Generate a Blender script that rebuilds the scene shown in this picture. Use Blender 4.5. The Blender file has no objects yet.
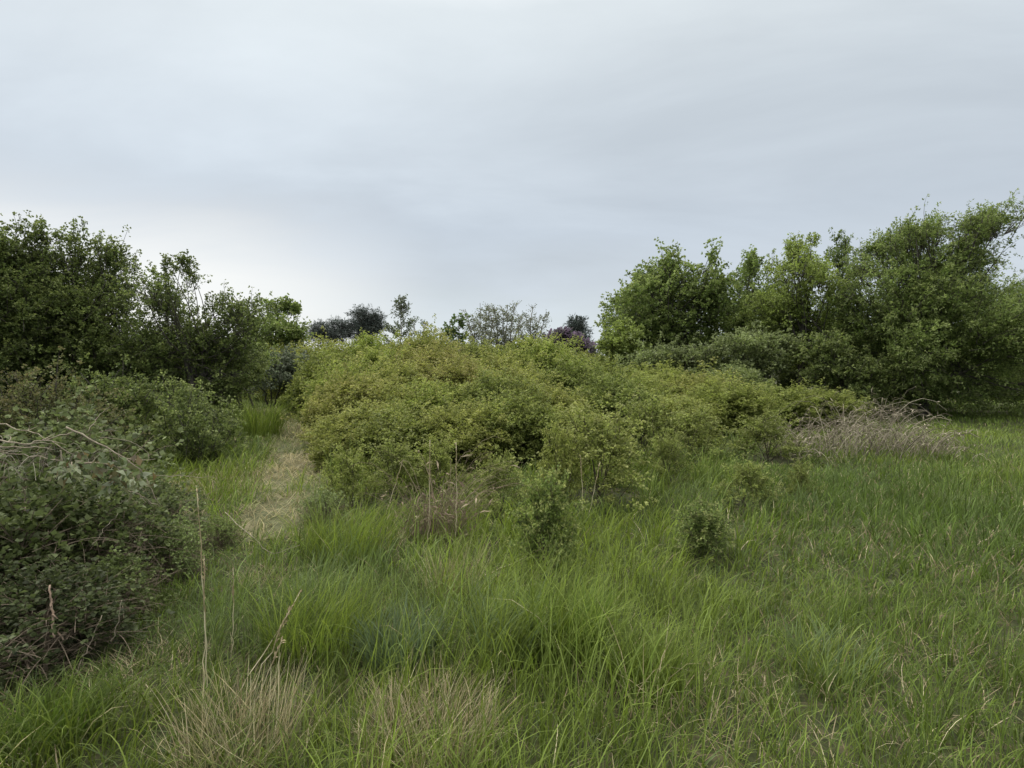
import bpy, math
import numpy as np

R = math.radians
scn = bpy.context.scene
COL = scn.collection
F_PX, HORIZON, EYE = 600.0, 360.0, 1.6
PITCH = math.atan((384 - HORIZON) / F_PX)


# ------------------------------------------------------------------ layout helpers
def ray(px, py):
    u, v = (px - 512) / F_PX, (384 - py) / F_PX
    c, s = math.cos(PITCH), math.sin(PITCH)
    return np.array([u, c + v * s, -s + v * c])


def P(px, py, d):
    """World point seen at a pixel, at forward distance d (metres)."""
    r = ray(px, py)
    return r * (d / r[1]) + np.array([0, 0, EYE])


def terrain(x, y):
    x = np.asarray(x, float); y = np.asarray(y, float)
    return (0.035 * np.sin(x * 1.3 + 0.7 * y) + 0.03 * np.sin(0.9 * y - 0.5 * x + 1.0)
            + 0.012 * np.sin(3.1 * x + 1.0) * np.sin(2.7 * y)) * np.clip((y - 1) / 3, 0.2, 1)


def G(px, py):
    r = ray(px, py)
    t = EYE / -r[2]
    p = r * t
    return np.array([p[0], p[1], float(terrain(p[0], p[1]))])


def fbm(x, y, seed, freq=1.0):
    rs = np.random.default_rng(seed)
    v = np.zeros_like(np.asarray(x, float)); a = 1.0
    for o in range(4):
        for k in range(3):
            an, ph = rs.uniform(0, 6.28), rs.uniform(0, 6.28)
            v = v + a * np.sin(freq * (x * math.cos(an) + y * math.sin(an)) + ph + 1.3 * np.sin(freq * .6 * y + ph))
        a *= 0.6; freq *= 1.9
    return v / 3.2


# ------------------------------------------------------------------ object helpers
def mesh_obj(name, V, F, mat, col=None, parent=None, smooth=False, C2=None):
    V = np.ascontiguousarray(V, np.float32); F = np.ascontiguousarray(F, np.int32)
    me = bpy.data.meshes.new(name)
    n, k = F.shape
    me.vertices.add(len(V)); me.vertices.foreach_set('co', V.ravel())
    me.loops.add(n * k); me.loops.foreach_set('vertex_index', F.ravel())
    me.polygons.add(n); me.polygons.foreach_set('loop_start', np.arange(n, dtype=np.int32) * k)
    if smooth:
        me.polygons.foreach_set('use_smooth', np.ones(n, bool))
    me.update(calc_edges=True)
    if C2 is not None:
        a = me.attributes.new('col', 'FLOAT_COLOR', 'FACE')
        c4 = np.ones((n, 4), np.float32); c4[:, :3] = C2
        a.data.foreach_set('color', c4.ravel())
    me.materials.append(mat)
    o = bpy.data.objects.new(name, me); COL.objects.link(o)
    if parent is not None:
        o.parent = parent
    return o


def tag(o, label=None, cat=None, group=None, kind=None):
    if label: o['label'] = label
    if cat: o['category'] = cat
    if group: o['group'] = group
    if kind: o['kind'] = kind
    return o


def empty(name, loc, label, cat, group=None, rz=0.0):
    o = bpy.data.objects.new(name, None); COL.objects.link(o)
    o.empty_display_size = 0.2
    o.location = loc; o.rotation_euler = (0, 0, rz)
    return tag(o, label, cat, group)


def copy_tree(o, parent=None):
    c = o.copy(); COL.objects.link(c); c.parent = parent
    for ch in list(o.children):
        copy_tree(ch, c)
    return c


GAIN = np.array([1.76, 1.80, 2.15])

# ------------------------------------------------------------------ geometry builders
class Geo:
    def __init__(self):
        self.V, self.F, self.C, self.n = [], [], [], 0

    def add(self, V, F, C=None):
        self.V.append(V); self.F.append(F + self.n); self.n += len(V)
        if C is not None:
            self.C.append(np.broadcast_to(C, (len(F), 3)) if np.ndim(C) == 1 else C)

    def obj(self, name, mat, parent=None, smooth=False):
        return mesh_obj(name, np.concatenate(self.V), np.concatenate(self.F), mat, parent=parent,
                        smooth=smooth, C2=np.concatenate(self.C) if self.C else None)


def norm(a):
    return a / np.maximum(np.linalg.norm(a, axis=-1, keepdims=True), 1e-9)


def tubes(Pl, Rd, k=5, cap=False):
    """Pl (M,n,3) polylines, Rd (M,n) radii -> verts, quads."""
    if cap:
        Pl = np.concatenate([Pl[:, :1], Pl, Pl[:, -1:]], 1)
        Rd = np.concatenate([Rd[:, :1] * .02, Rd, Rd[:, -1:] * .02], 1)
    M, n, _ = Pl.shape
    T = np.gradient(Pl, axis=1)
    if cap:
        T[:, 0] = T[:, 2]; T[:, 1] = T[:, 2]; T[:, -1] = T[:, -3]; T[:, -2] = T[:, -3]
    T = norm(T)
    ref = np.where(np.abs(T[:, :, 2:3]) > 0.85, np.array([1.0, 0, 0]), np.array([0, 0, 1.0]))
    A = norm(np.cross(ref, T)); B = np.cross(T, A)
    an = np.arange(k) * 2 * math.pi / k
    V = Pl[:, :, None] + Rd[:, :, None, None] * (A[:, :, None] * np.cos(an)[None, None, :, None]
                                                 + B[:, :, None] * np.sin(an)[None, None, :, None])
    i = np.arange(M)[:, None, None] * n * k + np.arange(n - 1)[None, :, None] * k
    j = np.arange(k)[None, None, :]; j2 = (j + 1) % k
    Fq = np.stack([i + j, i + j2, i + k + j2, i + k + j], -1).reshape(-1, 4)
    return V.reshape(-1, 3), Fq


def bezier(a, b, c, n):
    t = np.linspace(0, 1, n)[None, :, None]
    return (1 - t) ** 2 * a[:, None] + 2 * t * (1 - t) * b[:, None] + t * t * c[:, None]


def leaves(rng, Pp, D, L, asp, up=0.7, fold=0.12):
    """Folded diamond leaves. Pp (N,3) base, D (N,3) axis, L (N,) length."""
    N = len(Pp)
    U = rng.normal(size=(N, 3)); U[:, 2] += up * 2.2
    S = norm(np.cross(norm(U), D)); Nn = np.cross(D, S)
    L = L[:, None]; W = L * asp * 0.5
    mid = Pp + D * L * 0.48
    f = Nn * L * fold
    V = np.stack([Pp, mid + S * W + f, Pp + D * L - Nn * L * 0.08, mid - S * W + f], 1).reshape(-1, 3)
    return V, np.arange(N * 4, dtype=np.int64).reshape(-1, 4)


def pick(rng, N, pal, shoot=None, gain=1.0):
    """Leaf colours: linear mixes of a palette of base colours."""
    pal = np.array(pal, float)
    w = rng.uniform(0, 1, (N, 1))
    i = rng.integers(0, len(pal), N); j = rng.integers(0, len(pal), N)
    c = pal[i] * w + pal[j] * (1 - w)
    if shoot is not None:
        c = c * shoot[:, None]
    return np.clip(c * gain * rng.uniform(0.68, 1.32, (N, 1)), 0.003, 0.9)


def lobe_leaves(rng, geo, twig, c, r, leaf, asp, pal, tip, lai=2.6, up=0.35, over=0.25, t0=0.35, spread=0.10,
                m=4, gap=0.24, twig_every=2, leaf_up=0.7, droop=0.0, twig_r=0.006, lmax=60000, spray=0.14, wind=(0, 0, 0.5)):
    """Fill one lobe of a crown with shoots that carry rosettes of leaves."""
    c = np.asarray(c, float); r = np.asarray(r, float) * np.ones(3)
    rm = r.mean(); area = 4 * math.pi * rm * rm
    M = max(14, int(area / gap ** 2))
    d = rng.normal(size=(M, 3)); d[:, 2] += up; d = norm(d)
    ph = rng.uniform(0, 6.28, 6)
    lump = 1 + 0.14 * np.sin(3.1 * d[:, 0] + ph[0]) * np.sin(2.7 * d[:, 1] + ph[1]) + 0.12 * np.sin(5 * d[:, 2] + 4 * d[:, 0] + ph[2])
    ln = lump * (rng.uniform(0.6, 1.05, M) + over * rng.uniform(0, 1, M) ** 4)
    sp = rng.uniform(size=M) < spray
    ln = np.where(sp, ln * rng.uniform(1.2, 1.65, M), ln)
    a = c + d * r * 0.12 + np.array([0, 0, -0.25]) * r
    e = c + d * r * ln[:, None]
    e = e + np.where(sp[:, None], np.array(wind) * rm * rng.uniform(0.2, 0.9, (M, 1)), 0)
    e[:, 2] -= droop * rm * rng.uniform(0, 1, M) * np.linalg.norm(d[:, :2], axis=1)
    b = (a + e) / 2 + rng.normal(size=(M, 3)) * rm * 0.08 + np.array([0, 0, 0.10]) * rm
    N = int(min(lmax, lai * area * 0.8 / (leaf * leaf * asp * 0.5)))
    K = max(2, int(N / M / m))
    t = t0 + (1 - t0) * rng.uniform(0, 1, (M, K)) ** 0.8
    t[:, 0] = 0.99
    tt = t[..., None]
    nodes = (1 - tt) ** 2 * a[:, None] + 2 * tt * (1 - tt) * b[:, None] + tt * tt * e[:, None]
    tan = norm(2 * (1 - tt) * (b - a)[:, None] + 2 * tt * (e - b)[:, None])
    off = rng.normal(size=nodes.shape) * spread * (1.15 - 0.75 * tt)
    nodes = nodes + off
    sh = rng.uniform(0.7, 1.3, M)[:, None] * np.ones((1, K))
    nd = nodes.reshape(-1, 3).repeat(m, 0); tn = tan.reshape(-1, 3).repeat(m, 0)
    od = norm(off.reshape(-1, 3) + 1e-6).repeat(m, 0)
    shl = sh.reshape(-1).repeat(m); tl = t.reshape(-1).repeat(m)
    D = norm(tn * 0.5 + od * 0.5 + rng.normal(size=nd.shape) * 0.55)
    L = leaf * rng.uniform(0.6, 1.25, len(nd))
    V, Fq = leaves(rng, nd + D * leaf * 0.15, D, L, asp, leaf_up)
    C = pick(rng, len(nd), pal, shl, GAIN)
    k = np.clip((tl - 0.86) / 0.14, 0, 1)[:, None] * rng.uniform(0.2, 0.9, (len(nd), 1))
    C = C * (1 - k) + np.array(tip) * GAIN * k
    geo.add(V, Fq, C)
    if twig is not None and twig_every:
        sel = slice(0, None, twig_every)
        Pl = bezier(a[sel], b[sel], e[sel], 5)
        Rd = np.linspace(1, 0.25, 5)[None, :] * twig_r * rng.uniform(0.7, 1.5, (len(Pl), 1))
        twig.add(*tubes(Pl, Rd, 3))


def brush_lobe(rng, geo, twig, c, r, g, leaf, asp, pal, tip, gap=0.3, dens=1.0, wind=(0, 0, 0.3), flat=0.85, leaf_up=0.9, m=3, twig_r=0.006,
               turn=0.62, long=0.14, sigma=0.085, ln=(.32, .85)):
    """Part of a crown: leafy twigs that all grow away from the trunk (direction g), so the outline is feathered."""
    M = int(max(16, dens * 9.0 * (r / gap) ** 2))
    p = rng.normal(size=(M, 3)); p = norm(p) * (rng.uniform(0, 1, (M, 1)) ** .45)
    a = c + p * r * .88 * np.array([1, 1, flat]) - g * .28 * r
    d = norm(g * .9 + p * .45 + rng.normal(size=(M, 3)) * turn + np.array([0, 0, .12]) + np.array(wind) * .35)
    L = r * rng.uniform(ln[0], ln[1], M)
    L = np.where(rng.uniform(size=M) < long, L * rng.uniform(1.3, 1.9, M), L)
    L = np.clip(L, leaf * 3, 1.6)[:, None]
    e = a + d * L
    b = (a + e) / 2 + np.array([0, 0, .14]) * L + rng.normal(0, .06, (M, 3)) * L
    K = int(np.clip(L.mean() / (leaf * .5), 4, 26))
    t = .05 + .95 * rng.uniform(0, 1, (M, K)) ** .85; t[:, 0] = 1
    tt = t[..., None]
    nodes = (1 - tt) ** 2 * a[:, None] + 2 * tt * (1 - tt) * b[:, None] + tt * tt * e[:, None]
    tan = norm(2 * (1 - tt) * (b - a)[:, None] + 2 * tt * (e - b)[:, None])
    off = rng.normal(size=nodes.shape) * np.array([1, 1, .6]) * (sigma * L[:, None] * (1.1 - .85 * tt) + leaf * .28)
    nodes = nodes + off
    sh = np.repeat(rng.uniform(.66, 1.36, (M, 1)), K, 1).reshape(-1).repeat(m)
    nd = nodes.reshape(-1, 3).repeat(m, 0); tn = tan.reshape(-1, 3).repeat(m, 0); od = norm(off.reshape(-1, 3) + 1e-6).repeat(m, 0)
    D = norm(tn * .6 + od * .5 + rng.normal(size=nd.shape) * .5)
    V, Fq = leaves(rng, nd + D * leaf * .12, D, leaf * rng.uniform(.55, 1.25, len(nd)), asp, leaf_up)
    C = pick(rng, len(nd), pal, sh, GAIN)
    k = np.clip((t.reshape(-1).repeat(m) - .72) / .28, 0, 1)[:, None] * rng.uniform(.1, .9, (len(nd), 1))
    geo.add(V, Fq, C * (1 - k) + np.array(tip) * GAIN * k)
    sel = slice(0, None, 2)
    twig.add(*tubes(bezier(a[sel], b[sel], e[sel], 4), np.linspace(1.2, .3, 4)[None] * twig_r * np.ones((len(a[sel]), 1)), 3))


def blades(rng, root, az, L, W, th0, th1, segs, C, geo, curl=1.5):
    """Grass blades: ribbons whose tilt grows from th0 to th1 along the blade."""
    N = len(root)
    s = np.linspace(0, 1, segs + 1)
    ang = th0[:, None] + (th1 - th0)[:, None] * s[None, :-1] ** curl
    st = (L / segs)[:, None]
    hz = np.concatenate([np.zeros((N, 1)), np.cumsum(np.sin(ang) * st, 1)], 1)
    vz = np.concatenate([np.zeros((N, 1)), np.cumsum(np.cos(ang) * st, 1)], 1)
    az2 = az[:, None] + rng.normal(0, 0.25, (N, 1)) * s[None, :]
    ctr = np.stack([root[:, None, 0] + hz * np.cos(az2), root[:, None, 1] + hz * np.sin(az2), root[:, None, 2] + vz], -1)
    tw = az + math.pi / 2 + rng.normal(0, 0.5, N)
    side = np.stack([np.cos(tw), np.sin(tw), np.zeros(N)], -1)
    wd = W[:, None] * np.interp(s, [0, .35, .75, 1], [0.7, 1, .7, 0.06])[None, :] * 0.5
    A = ctr + side[:, None] * wd[..., None]; B = ctr - side[:, None] * wd[..., None]
    V = np.stack([A, B], 2).reshape(-1, 3)
    i = np.arange(N)[:, None] * (segs + 1) * 2 + np.arange(segs)[None, :] * 2
    Fq = np.stack([i, i + 1, i + 3, i + 2], -1).reshape(-1, 4)
    geo.add(V, Fq, np.repeat(C, segs, 0))


# ------------------------------------------------------------------ materials
def new_mat(name):
    m = bpy.data.materials.new(name); m.use_nodes = True
    nt = m.node_tree; nt.nodes.clear()
    out = nt.nodes.new('ShaderNodeOutputMaterial')
    return m, nt, out


def leaf_mat(name, rough=0.6, trans=0.38, spec=0.2, noise=0.25, nscale=9.0):
    m, nt, out = new_mat(name)
    N, Lk = nt.nodes.new, nt.links.new
    at = N('ShaderNodeAttribute'); at.attribute_name = 'col'
    oi = N('ShaderNodeObjectInfo')
    mx = N('ShaderNodeMix'); mx.data_type = 'RGBA'; mx.blend_type = 'MULTIPLY'; mx.inputs[0].default_value = 1
    Lk(at.outputs['Color'], mx.inputs[6]); Lk(oi.outputs['Color'], mx.inputs[7])
    tc = N('ShaderNodeTexCoord'); nz = N('ShaderNodeTexNoise'); nz.inputs['Scale'].default_value = nscale
    nz.inputs['Detail'].default_value = 2
    Lk(tc.outputs['Object'], nz.inputs['Vector'])
    mr = N('ShaderNodeMapRange'); mr.inputs[1].default_value = 0.3; mr.inputs[2].default_value = 0.7
    mr.inputs[3].default_value = 1 - noise; mr.inputs[4].default_value = 1 + noise
    Lk(nz.outputs['Fac'], mr.inputs[0])
    m2 = N('ShaderNodeMix'); m2.data_type = 'RGBA'; m2.blend_type = 'MULTIPLY'; m2.inputs[0].default_value = 1
    Lk(mx.outputs[2], m2.inputs[6]); Lk(mr.outputs[0], m2.inputs[7])
    pb = N('ShaderNodeBsdfPrincipled'); pb.inputs['Roughness'].default_value = rough
    pb.inputs['Specular IOR Level'].default_value = spec
    Lk(m2.outputs[2], pb.inputs['Base Color'])
    tr = N('ShaderNodeBsdfTranslucent')
    hs = N('ShaderNodeHueSaturation'); hs.inputs['Saturation'].default_value = 1.1; hs.inputs['Value'].default_value = 1.35
    Lk(m2.outputs[2], hs.inputs['Color']); Lk(hs.outputs[0], tr.inputs['Color'])
    ms = N('ShaderNodeMixShader'); ms.inputs[0].default_value = trans
    Lk(pb.outputs[0], ms.inputs[1]); Lk(tr.outputs[0], ms.inputs[2]); Lk(ms.outputs[0], out.inputs[0])
    return m


def noise_mat(name, c1, c2, scale=8.0, rough=0.85, bump=0.3, c3=None, stretch=(1, 1, 1), obj=True):
    m, nt, out = new_mat(name)
    N, Lk = nt.nodes.new, nt.links.new
    tc = N('ShaderNodeTexCoord'); mp = N('ShaderNodeMapping'); mp.inputs['Scale'].default_value = stretch
    Lk(tc.outputs['Object'], mp.inputs[0])
    nz = N('ShaderNodeTexNoise'); nz.inputs['Scale'].default_value = scale; nz.inputs['Detail'].default_value = 8
    nz.inputs['Roughness'].default_value = 0.65
    Lk(mp.outputs[0], nz.inputs['Vector'])
    cr = N('ShaderNodeValToRGB')
    cr.color_ramp.elements[0].position = 0.35; cr.color_ramp.elements[0].color = (*c1, 1)
    cr.color_ramp.elements[1].position = 0.65; cr.color_ramp.elements[1].color = (*c2, 1)
    if c3:
        e = cr.color_ramp.elements.new(0.5); e.color = (*c3, 1)
    Lk(nz.outputs['Fac'], cr.inputs[0])
    pb = N('ShaderNodeBsdfPrincipled'); pb.inputs['Roughness'].default_value = rough
    pb.inputs['Specular IOR Level'].default_value = 0.2
    Lk(cr.outputs[0], pb.inputs['Base Color'])
    bp = N('ShaderNodeBump'); bp.inputs['Strength'].default_value = bump; bp.inputs['Distance'].default_value = 0.03
    Lk(nz.outputs['Fac'], bp.inputs['Height']); Lk(bp.outputs[0], pb.inputs['Normal'])
    Lk(pb.outputs[0], out.inputs[0])
    return m


M_LEAF = leaf_mat('leaf')
M_GRASS = leaf_mat('grass_blade', rough=0.6, trans=0.36, spec=0.18, noise=0.18, nscale=3.0)
M_DRY = leaf_mat('dry_stem', rough=0.8, trans=0.15, spec=0.15, noise=0.2, nscale=14.0)
M_BARK = noise_mat('bark', (0.035, 0.030, 0.024), (0.11, 0.10, 0.085), 14, stretch=(1, 1, 0.25))
M_TWIG = noise_mat('twig', (0.05, 0.042, 0.03), (0.12, 0.10, 0.075), 10)
M_PALE = noise_mat('pale_bark', (0.16, 0.145, 0.12), (0.27, 0.25, 0.21), 12, stretch=(1, 1, 0.3))
M_DEAD = noise_mat('dead_wood', (0.17, 0.14, 0.10), (0.38, 0.33, 0.25), 18, stretch=(1, 1, 1))
M_SOIL = noise_mat('meadow_soil', (0.028, 0.034, 0.012), (0.090, 0.078, 0.042), 9.0, c3=(0.045, 0.052, 0.02))
M_PATH = noise_mat('mown_path', (0.06, 0.07, 0.03), (0.17, 0.15, 0.085), 2.6, c3=(0.10, 0.105, 0.048))
M_BRICK = noise_mat('brick', (0.16, 0.075, 0.05), (0.28, 0.15, 0.10), 6)
M_ROOF = noise_mat('roof_tile', (0.05, 0.045, 0.042), (0.10, 0.085, 0.08), 5)
M_GLASS = noise_mat('window_glass', (0.03, 0.035, 0.04), (0.06, 0.07, 0.08), 2, rough=0.1, bump=0)
M_WHITE = noise_mat('window_paint', (0.6, 0.6, 0.58), (0.75, 0.75, 0.72), 3, rough=0.5, bump=0.05)

# ------------------------------------------------------------------ palettes (linear base colours)
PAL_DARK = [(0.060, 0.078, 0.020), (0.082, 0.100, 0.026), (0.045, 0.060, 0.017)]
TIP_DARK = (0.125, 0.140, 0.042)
PAL_THICK = [(0.118, 0.132, 0.032), (0.150, 0.165, 0.042), (0.098, 0.115, 0.028)]
TIP_THICK = (0.205, 0.205, 0.070)
PAL_RED = [(0.118, 0.130, 0.032), (0.150, 0.160, 0.042), (0.128, 0.128, 0.038)]
TIP_RED = (0.215, 0.195, 0.080)
PAL_MID = [(0.085, 0.112, 0.028), (0.112, 0.140, 0.036), (0.068, 0.092, 0.024)]
TIP_MID = (0.175, 0.195, 0.066)
PAL_BRIGHT = [(0.118, 0.145, 0.032), (0.145, 0.172, 0.042), (0.100, 0.125, 0.028)]
TIP_BRIGHT = (0.19, 0.225, 0.07)
PAL_GREY = [(0.096, 0.116, 0.036), (0.120, 0.140, 0.045), (0.076, 0.094, 0.030)]
TIP_GREY = (0.175, 0.195, 0.090)


# ------------------------------------------------------------------ setting: ground and path
def build_ground():
    ys = np.concatenate([np.arange(-12, 40, 0.35), np.linspace(40, 900, 60)])
    xs = np.concatenate([np.linspace(-600, -26, 30), np.arange(-25.6, 26, 0.35), np.linspace(26.4, 600, 30)])
    X, Y = np.meshgrid(xs, ys)
    Z = terrain(X, Y) * np.clip(1.4 - Y / 100, 0, 1)
    V = np.stack([X, Y, Z], -1).reshape(-1, 3)
    nx = len(xs)
    i = (np.arange(len(ys) - 1)[:, None] * nx + np.arange(nx - 1)[None, :])
    Fq = np.stack([i, i + 1, i + nx + 1, i + nx], -1).reshape(-1, 4)
    tag(mesh_obj('ground', V, Fq, M_SOIL, smooth=True), kind='structure')


build_ground()
PATH_PX = [(266, 545, 0.30), (274, 528, 0.38), (287, 500, 0.45), (296, 475, 0.47), (299, 455, 0.50), (296, 438, 0.56), (288, 422, 0.72), (274, 409, 0.85), (256, 402, 0.9)]
PATH = np.array([[*G(a, b)[:2], w] for a, b, w in PATH_PX])


def path_dist(x, y):
    """Signed distance to the edge of the mown strip (negative inside)."""
    best = np.full(np.shape(x), 1e3)
    for (x0, y0, w0), (x1, y1, w1) in zip(PATH[:-1], PATH[1:]):
        dx, dy = x1 - x0, y1 - y0
        t = np.clip(((x - x0) * dx + (y - y0) * dy) / (dx * dx + dy * dy), 0, 1)
        best = np.minimum(best, np.hypot(x - x0 - t * dx, y - y0 - t * dy) - (w0 + t * (w1 - w0)))
    return best


def build_path():
    c = PATH
    t = np.linspace(0, len(c) - 1, 90)
    cx = np.interp(t, np.arange(len(c)), c[:, 0]); cy = np.interp(t, np.arange(len(c)), c[:, 1]); w = np.interp(t, np.arange(len(c)), c[:, 2])
    dx, dy = np.gradient(cx), np.gradient(cy); l = np.hypot(dx, dy)
    nx_, ny_ = -dy / l, dx / l
    k = np.linspace(-1, 1, 9)
    wob = 1 + 0.1 * np.sin(t * 5) + 0.06 * np.sin(t * 13)
    X = cx[:, None] + nx_[:, None] * k * (w * wob)[:, None]; Y = cy[:, None] + ny_[:, None] * k * (w * wob)[:, None]
    Z = terrain(X, Y) + 0.005
    V = np.stack([X, Y, Z], -1).reshape(-1, 3)
    i = np.arange(89)[:, None] * 9 + np.arange(8)[None, :]
    Fq = np.stack([i, i + 9, i + 10, i + 1], -1).reshape(-1, 4)
    tag(mesh_obj('path', V, Fq, M_PATH, smooth=True), kind='structure')


build_path()


# ------------------------------------------------------------------ trees
def make_tree(name, label, cat, d, base_px, lobes, leaf, asp, pal, tip, seed, group=None, trunk_r=0.11, bark=None,
              depth=0.9, flat=0.85, lai=2.4, forks=1, twig_every=2, over=0.25, gap=0.26, t0=0.35, spread=0.11, m=3,
              back=True, limb_n=7, droop=0.0, wind=(0, 0, 0.25), dens=1.5, fill=True, turn=0.62, long=0.14, dy=0, tier=False, up=0.35, twig_r=0.007, leaf_up=0.7):
    rng = np.random.default_rng(seed)
    bx = (base_px - 512) / F_PX * d
    base = np.array([bx, d, float(terrain(bx, d))])
    root = empty(name, base, label, cat, group)
    L = []
    for (px, py, rp) in lobes:
        r = rp / F_PX * d
        L.append((P(px, py + dy, d) + np.array([0, rng.normal(0, 0.45) * depth, 0]) - base, r))
    if fill:
        for (c0, r0_), (c1, r1_) in zip(list(L)[:-1], list(L)[1:]):
            if np.linalg.norm((c0 - c1)[[0, 2]]) < 1.6 * (r0_ + r1_):
                L.append(((c0 + c1) / 2 + np.array([0, rng.normal(0, .4) * depth, -.15 * r0_]), .42 * (r0_ + r1_)))
    if back:
        for (c, r) in list(L):
            if rng.uniform() < 0.55:
                L.append((c + np.array([rng.normal(0, .2) * r, r * rng.uniform(0.6, 1.2) * depth, -r * rng.uniform(0.0, 0.35)]), r * 0.92))
    trunk, limbs, crown = Geo(), Geo(), Geo()
    cs = np.array([c for c, r in L]); zmid = cs[:, 2].mean(); cen = cs.mean(0)
    tops = []
    for f in range(forks):
        b0 = np.array([rng.normal(0, 0.12) * (forks > 1), rng.normal(0, 0.12) * (forks > 1), -0.06])
        top = np.array([cen[0] + rng.normal(0, .5) * (forks > 1), cen[1] * .6 + rng.normal(0, .3) * (forks > 1), max(zmid * 0.95, 0.5)])
        mid = (b0 + top) / 2 + rng.normal(0, 0.08, 3) * np.array([1, 1, 0]) + np.array([0, 0, 0.25 * top[2]])
        pl = bezier(b0[None], mid[None], top[None], 9)
        pl[0] += rng.normal(0, 0.025, (9, 3)) * np.array([1, 1, 0])
        rad = (trunk_r / math.sqrt(forks) * np.interp(np.linspace(0, 1, 9), [0, .08, 1], [1.35, 1, .35]))[None]
        trunk.add(*tubes(pl, rad, 8)); tops.append(pl[0])
    for c, r in L:
        tp = tops[rng.integers(0, forks)]
        z_at = rng.uniform(0.35, 0.95)
        s = tp[int(z_at * 8)]
        a = s; e = c + np.array([0, 0, 0.2 * r])
        b = (a + e) / 2 + np.array([0, 0, -0.05 * np.linalg.norm(e - a)]) + rng.normal(0, 0.13, 3) * np.linalg.norm(e - a)
        r0 = trunk_r * float(np.clip(.11 + .12 * r, .11, .22))
        limbs.add(*tubes(bezier(a[None], b[None], e[None], 8), np.linspace(r0, r0 * .3, 8)[None], 6))
        nl = 2 if r < .3 else limb_n
        d2 = norm(rng.normal(size=(nl, 3)) + np.array([0, 0, 0.5]))
        e2 = c + d2 * r * 0.8
        a2 = np.repeat((a * .2 + e * .8)[None], nl, 0)
        limbs.add(*tubes(bezier(a2, (a2 + e2) / 2 + rng.normal(0, .1, (nl, 3)) * r, e2, 6),
                         np.linspace(r0 * .4, r0 * .12, 6)[None] * np.ones((nl, 1)), 4))
        tone = np.array(pal) * rng.uniform(.84, 1.16)
        heart = np.array([tops[0][4][0], tops[0][4][1], tops[0][-1][2] * .45])
        gd = norm(c - heart + np.array([0, 0, .3 * r]))
        if tier:
            gd = norm((c - heart) * np.array([1, 1, 0]) + np.array([0, 0, .12]))
        if r < .33 and leaf < .2:   # slender leading shoots at the top and rim
            gd = norm(gd * .5 + np.array([0, 0, .8]))
            brush_lobe(rng, crown, limbs, c - np.array([0, 0, .35 * r]), r, gd, leaf, asp, tone, tip, gap=gap, dens=dens * .55, wind=wind, flat=1.5, leaf_up=leaf_up, m=m, twig_r=twig_r, turn=.42, long=.25, ln=(.6, 1.6))
            continue
        brush_lobe(rng, crown, limbs, c, r, gd, leaf, asp, tone, tip, gap=gap, dens=dens, wind=wind, flat=flat, leaf_up=leaf_up, m=m, twig_r=twig_r, turn=turn, long=long)
    trunk.obj('trunk', bark or M_BARK, root, True)
    limbs.obj('branches', bark or M_BARK, root, True)
    crown.obj('crown', M_LEAF, root)
    return root


TL = 'trees on the left of the path'
make_tree('hawthorn_tree', 'tall dark green tree cut by the left edge, behind the red brown bush', 'tree', 12.5, -20,
          [(-60, 290, 55), (-10, 285, 55), (8, 250, 32), (-30, 245, 45), (30, 300, 45), (-60, 350, 55), (-5, 350, 50), (35, 350, 40), (-90, 250, 60), (-110, 330, 60), (16, 238, 18), (5, 228, 16)],
          0.05, 0.8, PAL_DARK, TIP_DARK, 11, TL, dy=14, trunk_r=0.12)
make_tree('hawthorn_tree', 'tallest dark green tree of the left group, bare twigs at its open top', 'tree', 13.5, 78,
          [(70, 240, 26), (92, 232, 20), (55, 262, 32), (98, 262, 30), (45, 300, 38), (110, 300, 36), (78, 330, 45), (120, 345, 40), (50, 365, 40), (100, 385, 36), (105, 240, 12), (112, 244, 10), (52, 226, 10), (75, 222, 12)],
          0.05, 0.8, PAL_DARK, TIP_DARK, 12, TL, dy=14, dens=1.1, long=.2, lai=1.9, trunk_r=0.11, over=0.45, gap=0.3)
make_tree('hawthorn_tree', 'spreading dark green tree with black forked limbs, one upright shoot rising from its top', 'tree', 13.0, 195,
          [(150, 290, 26), (178, 283, 20), (180, 262, 9), (181, 252, 6), (205, 300, 24), (228, 302, 19), (240, 294, 10), (245, 322, 15), (165, 325, 36), (205, 338, 34), (235, 342, 20), (140, 335, 34), (160, 372, 36), (205, 375, 32), (236, 372, 18)],
          0.046, 0.8, PAL_DARK, TIP_DARK, 13, TL, dy=10, dens=1.25, lai=1.7, trunk_r=0.12, over=0.4, gap=0.28, forks=2, limb_n=10)
make_tree('leafy_tree', 'bright green tree at the far end of the path, showing between dark tree and thicket', 'tree', 24, 275,
          [(262, 318, 14), (278, 316, 16), (292, 326, 14), (270, 335, 20), (296, 338, 14), (258, 340, 18), (268, 303, 5), (282, 302, 6), (294, 306, 4), (302, 330, 8)],
          0.11, 0.75, PAL_MID, TIP_MID, 14, None, dy=5, dens=1.2, lai=1.7, trunk_r=0.12, gap=0.45, spread=0.2, over=0.35)

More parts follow.
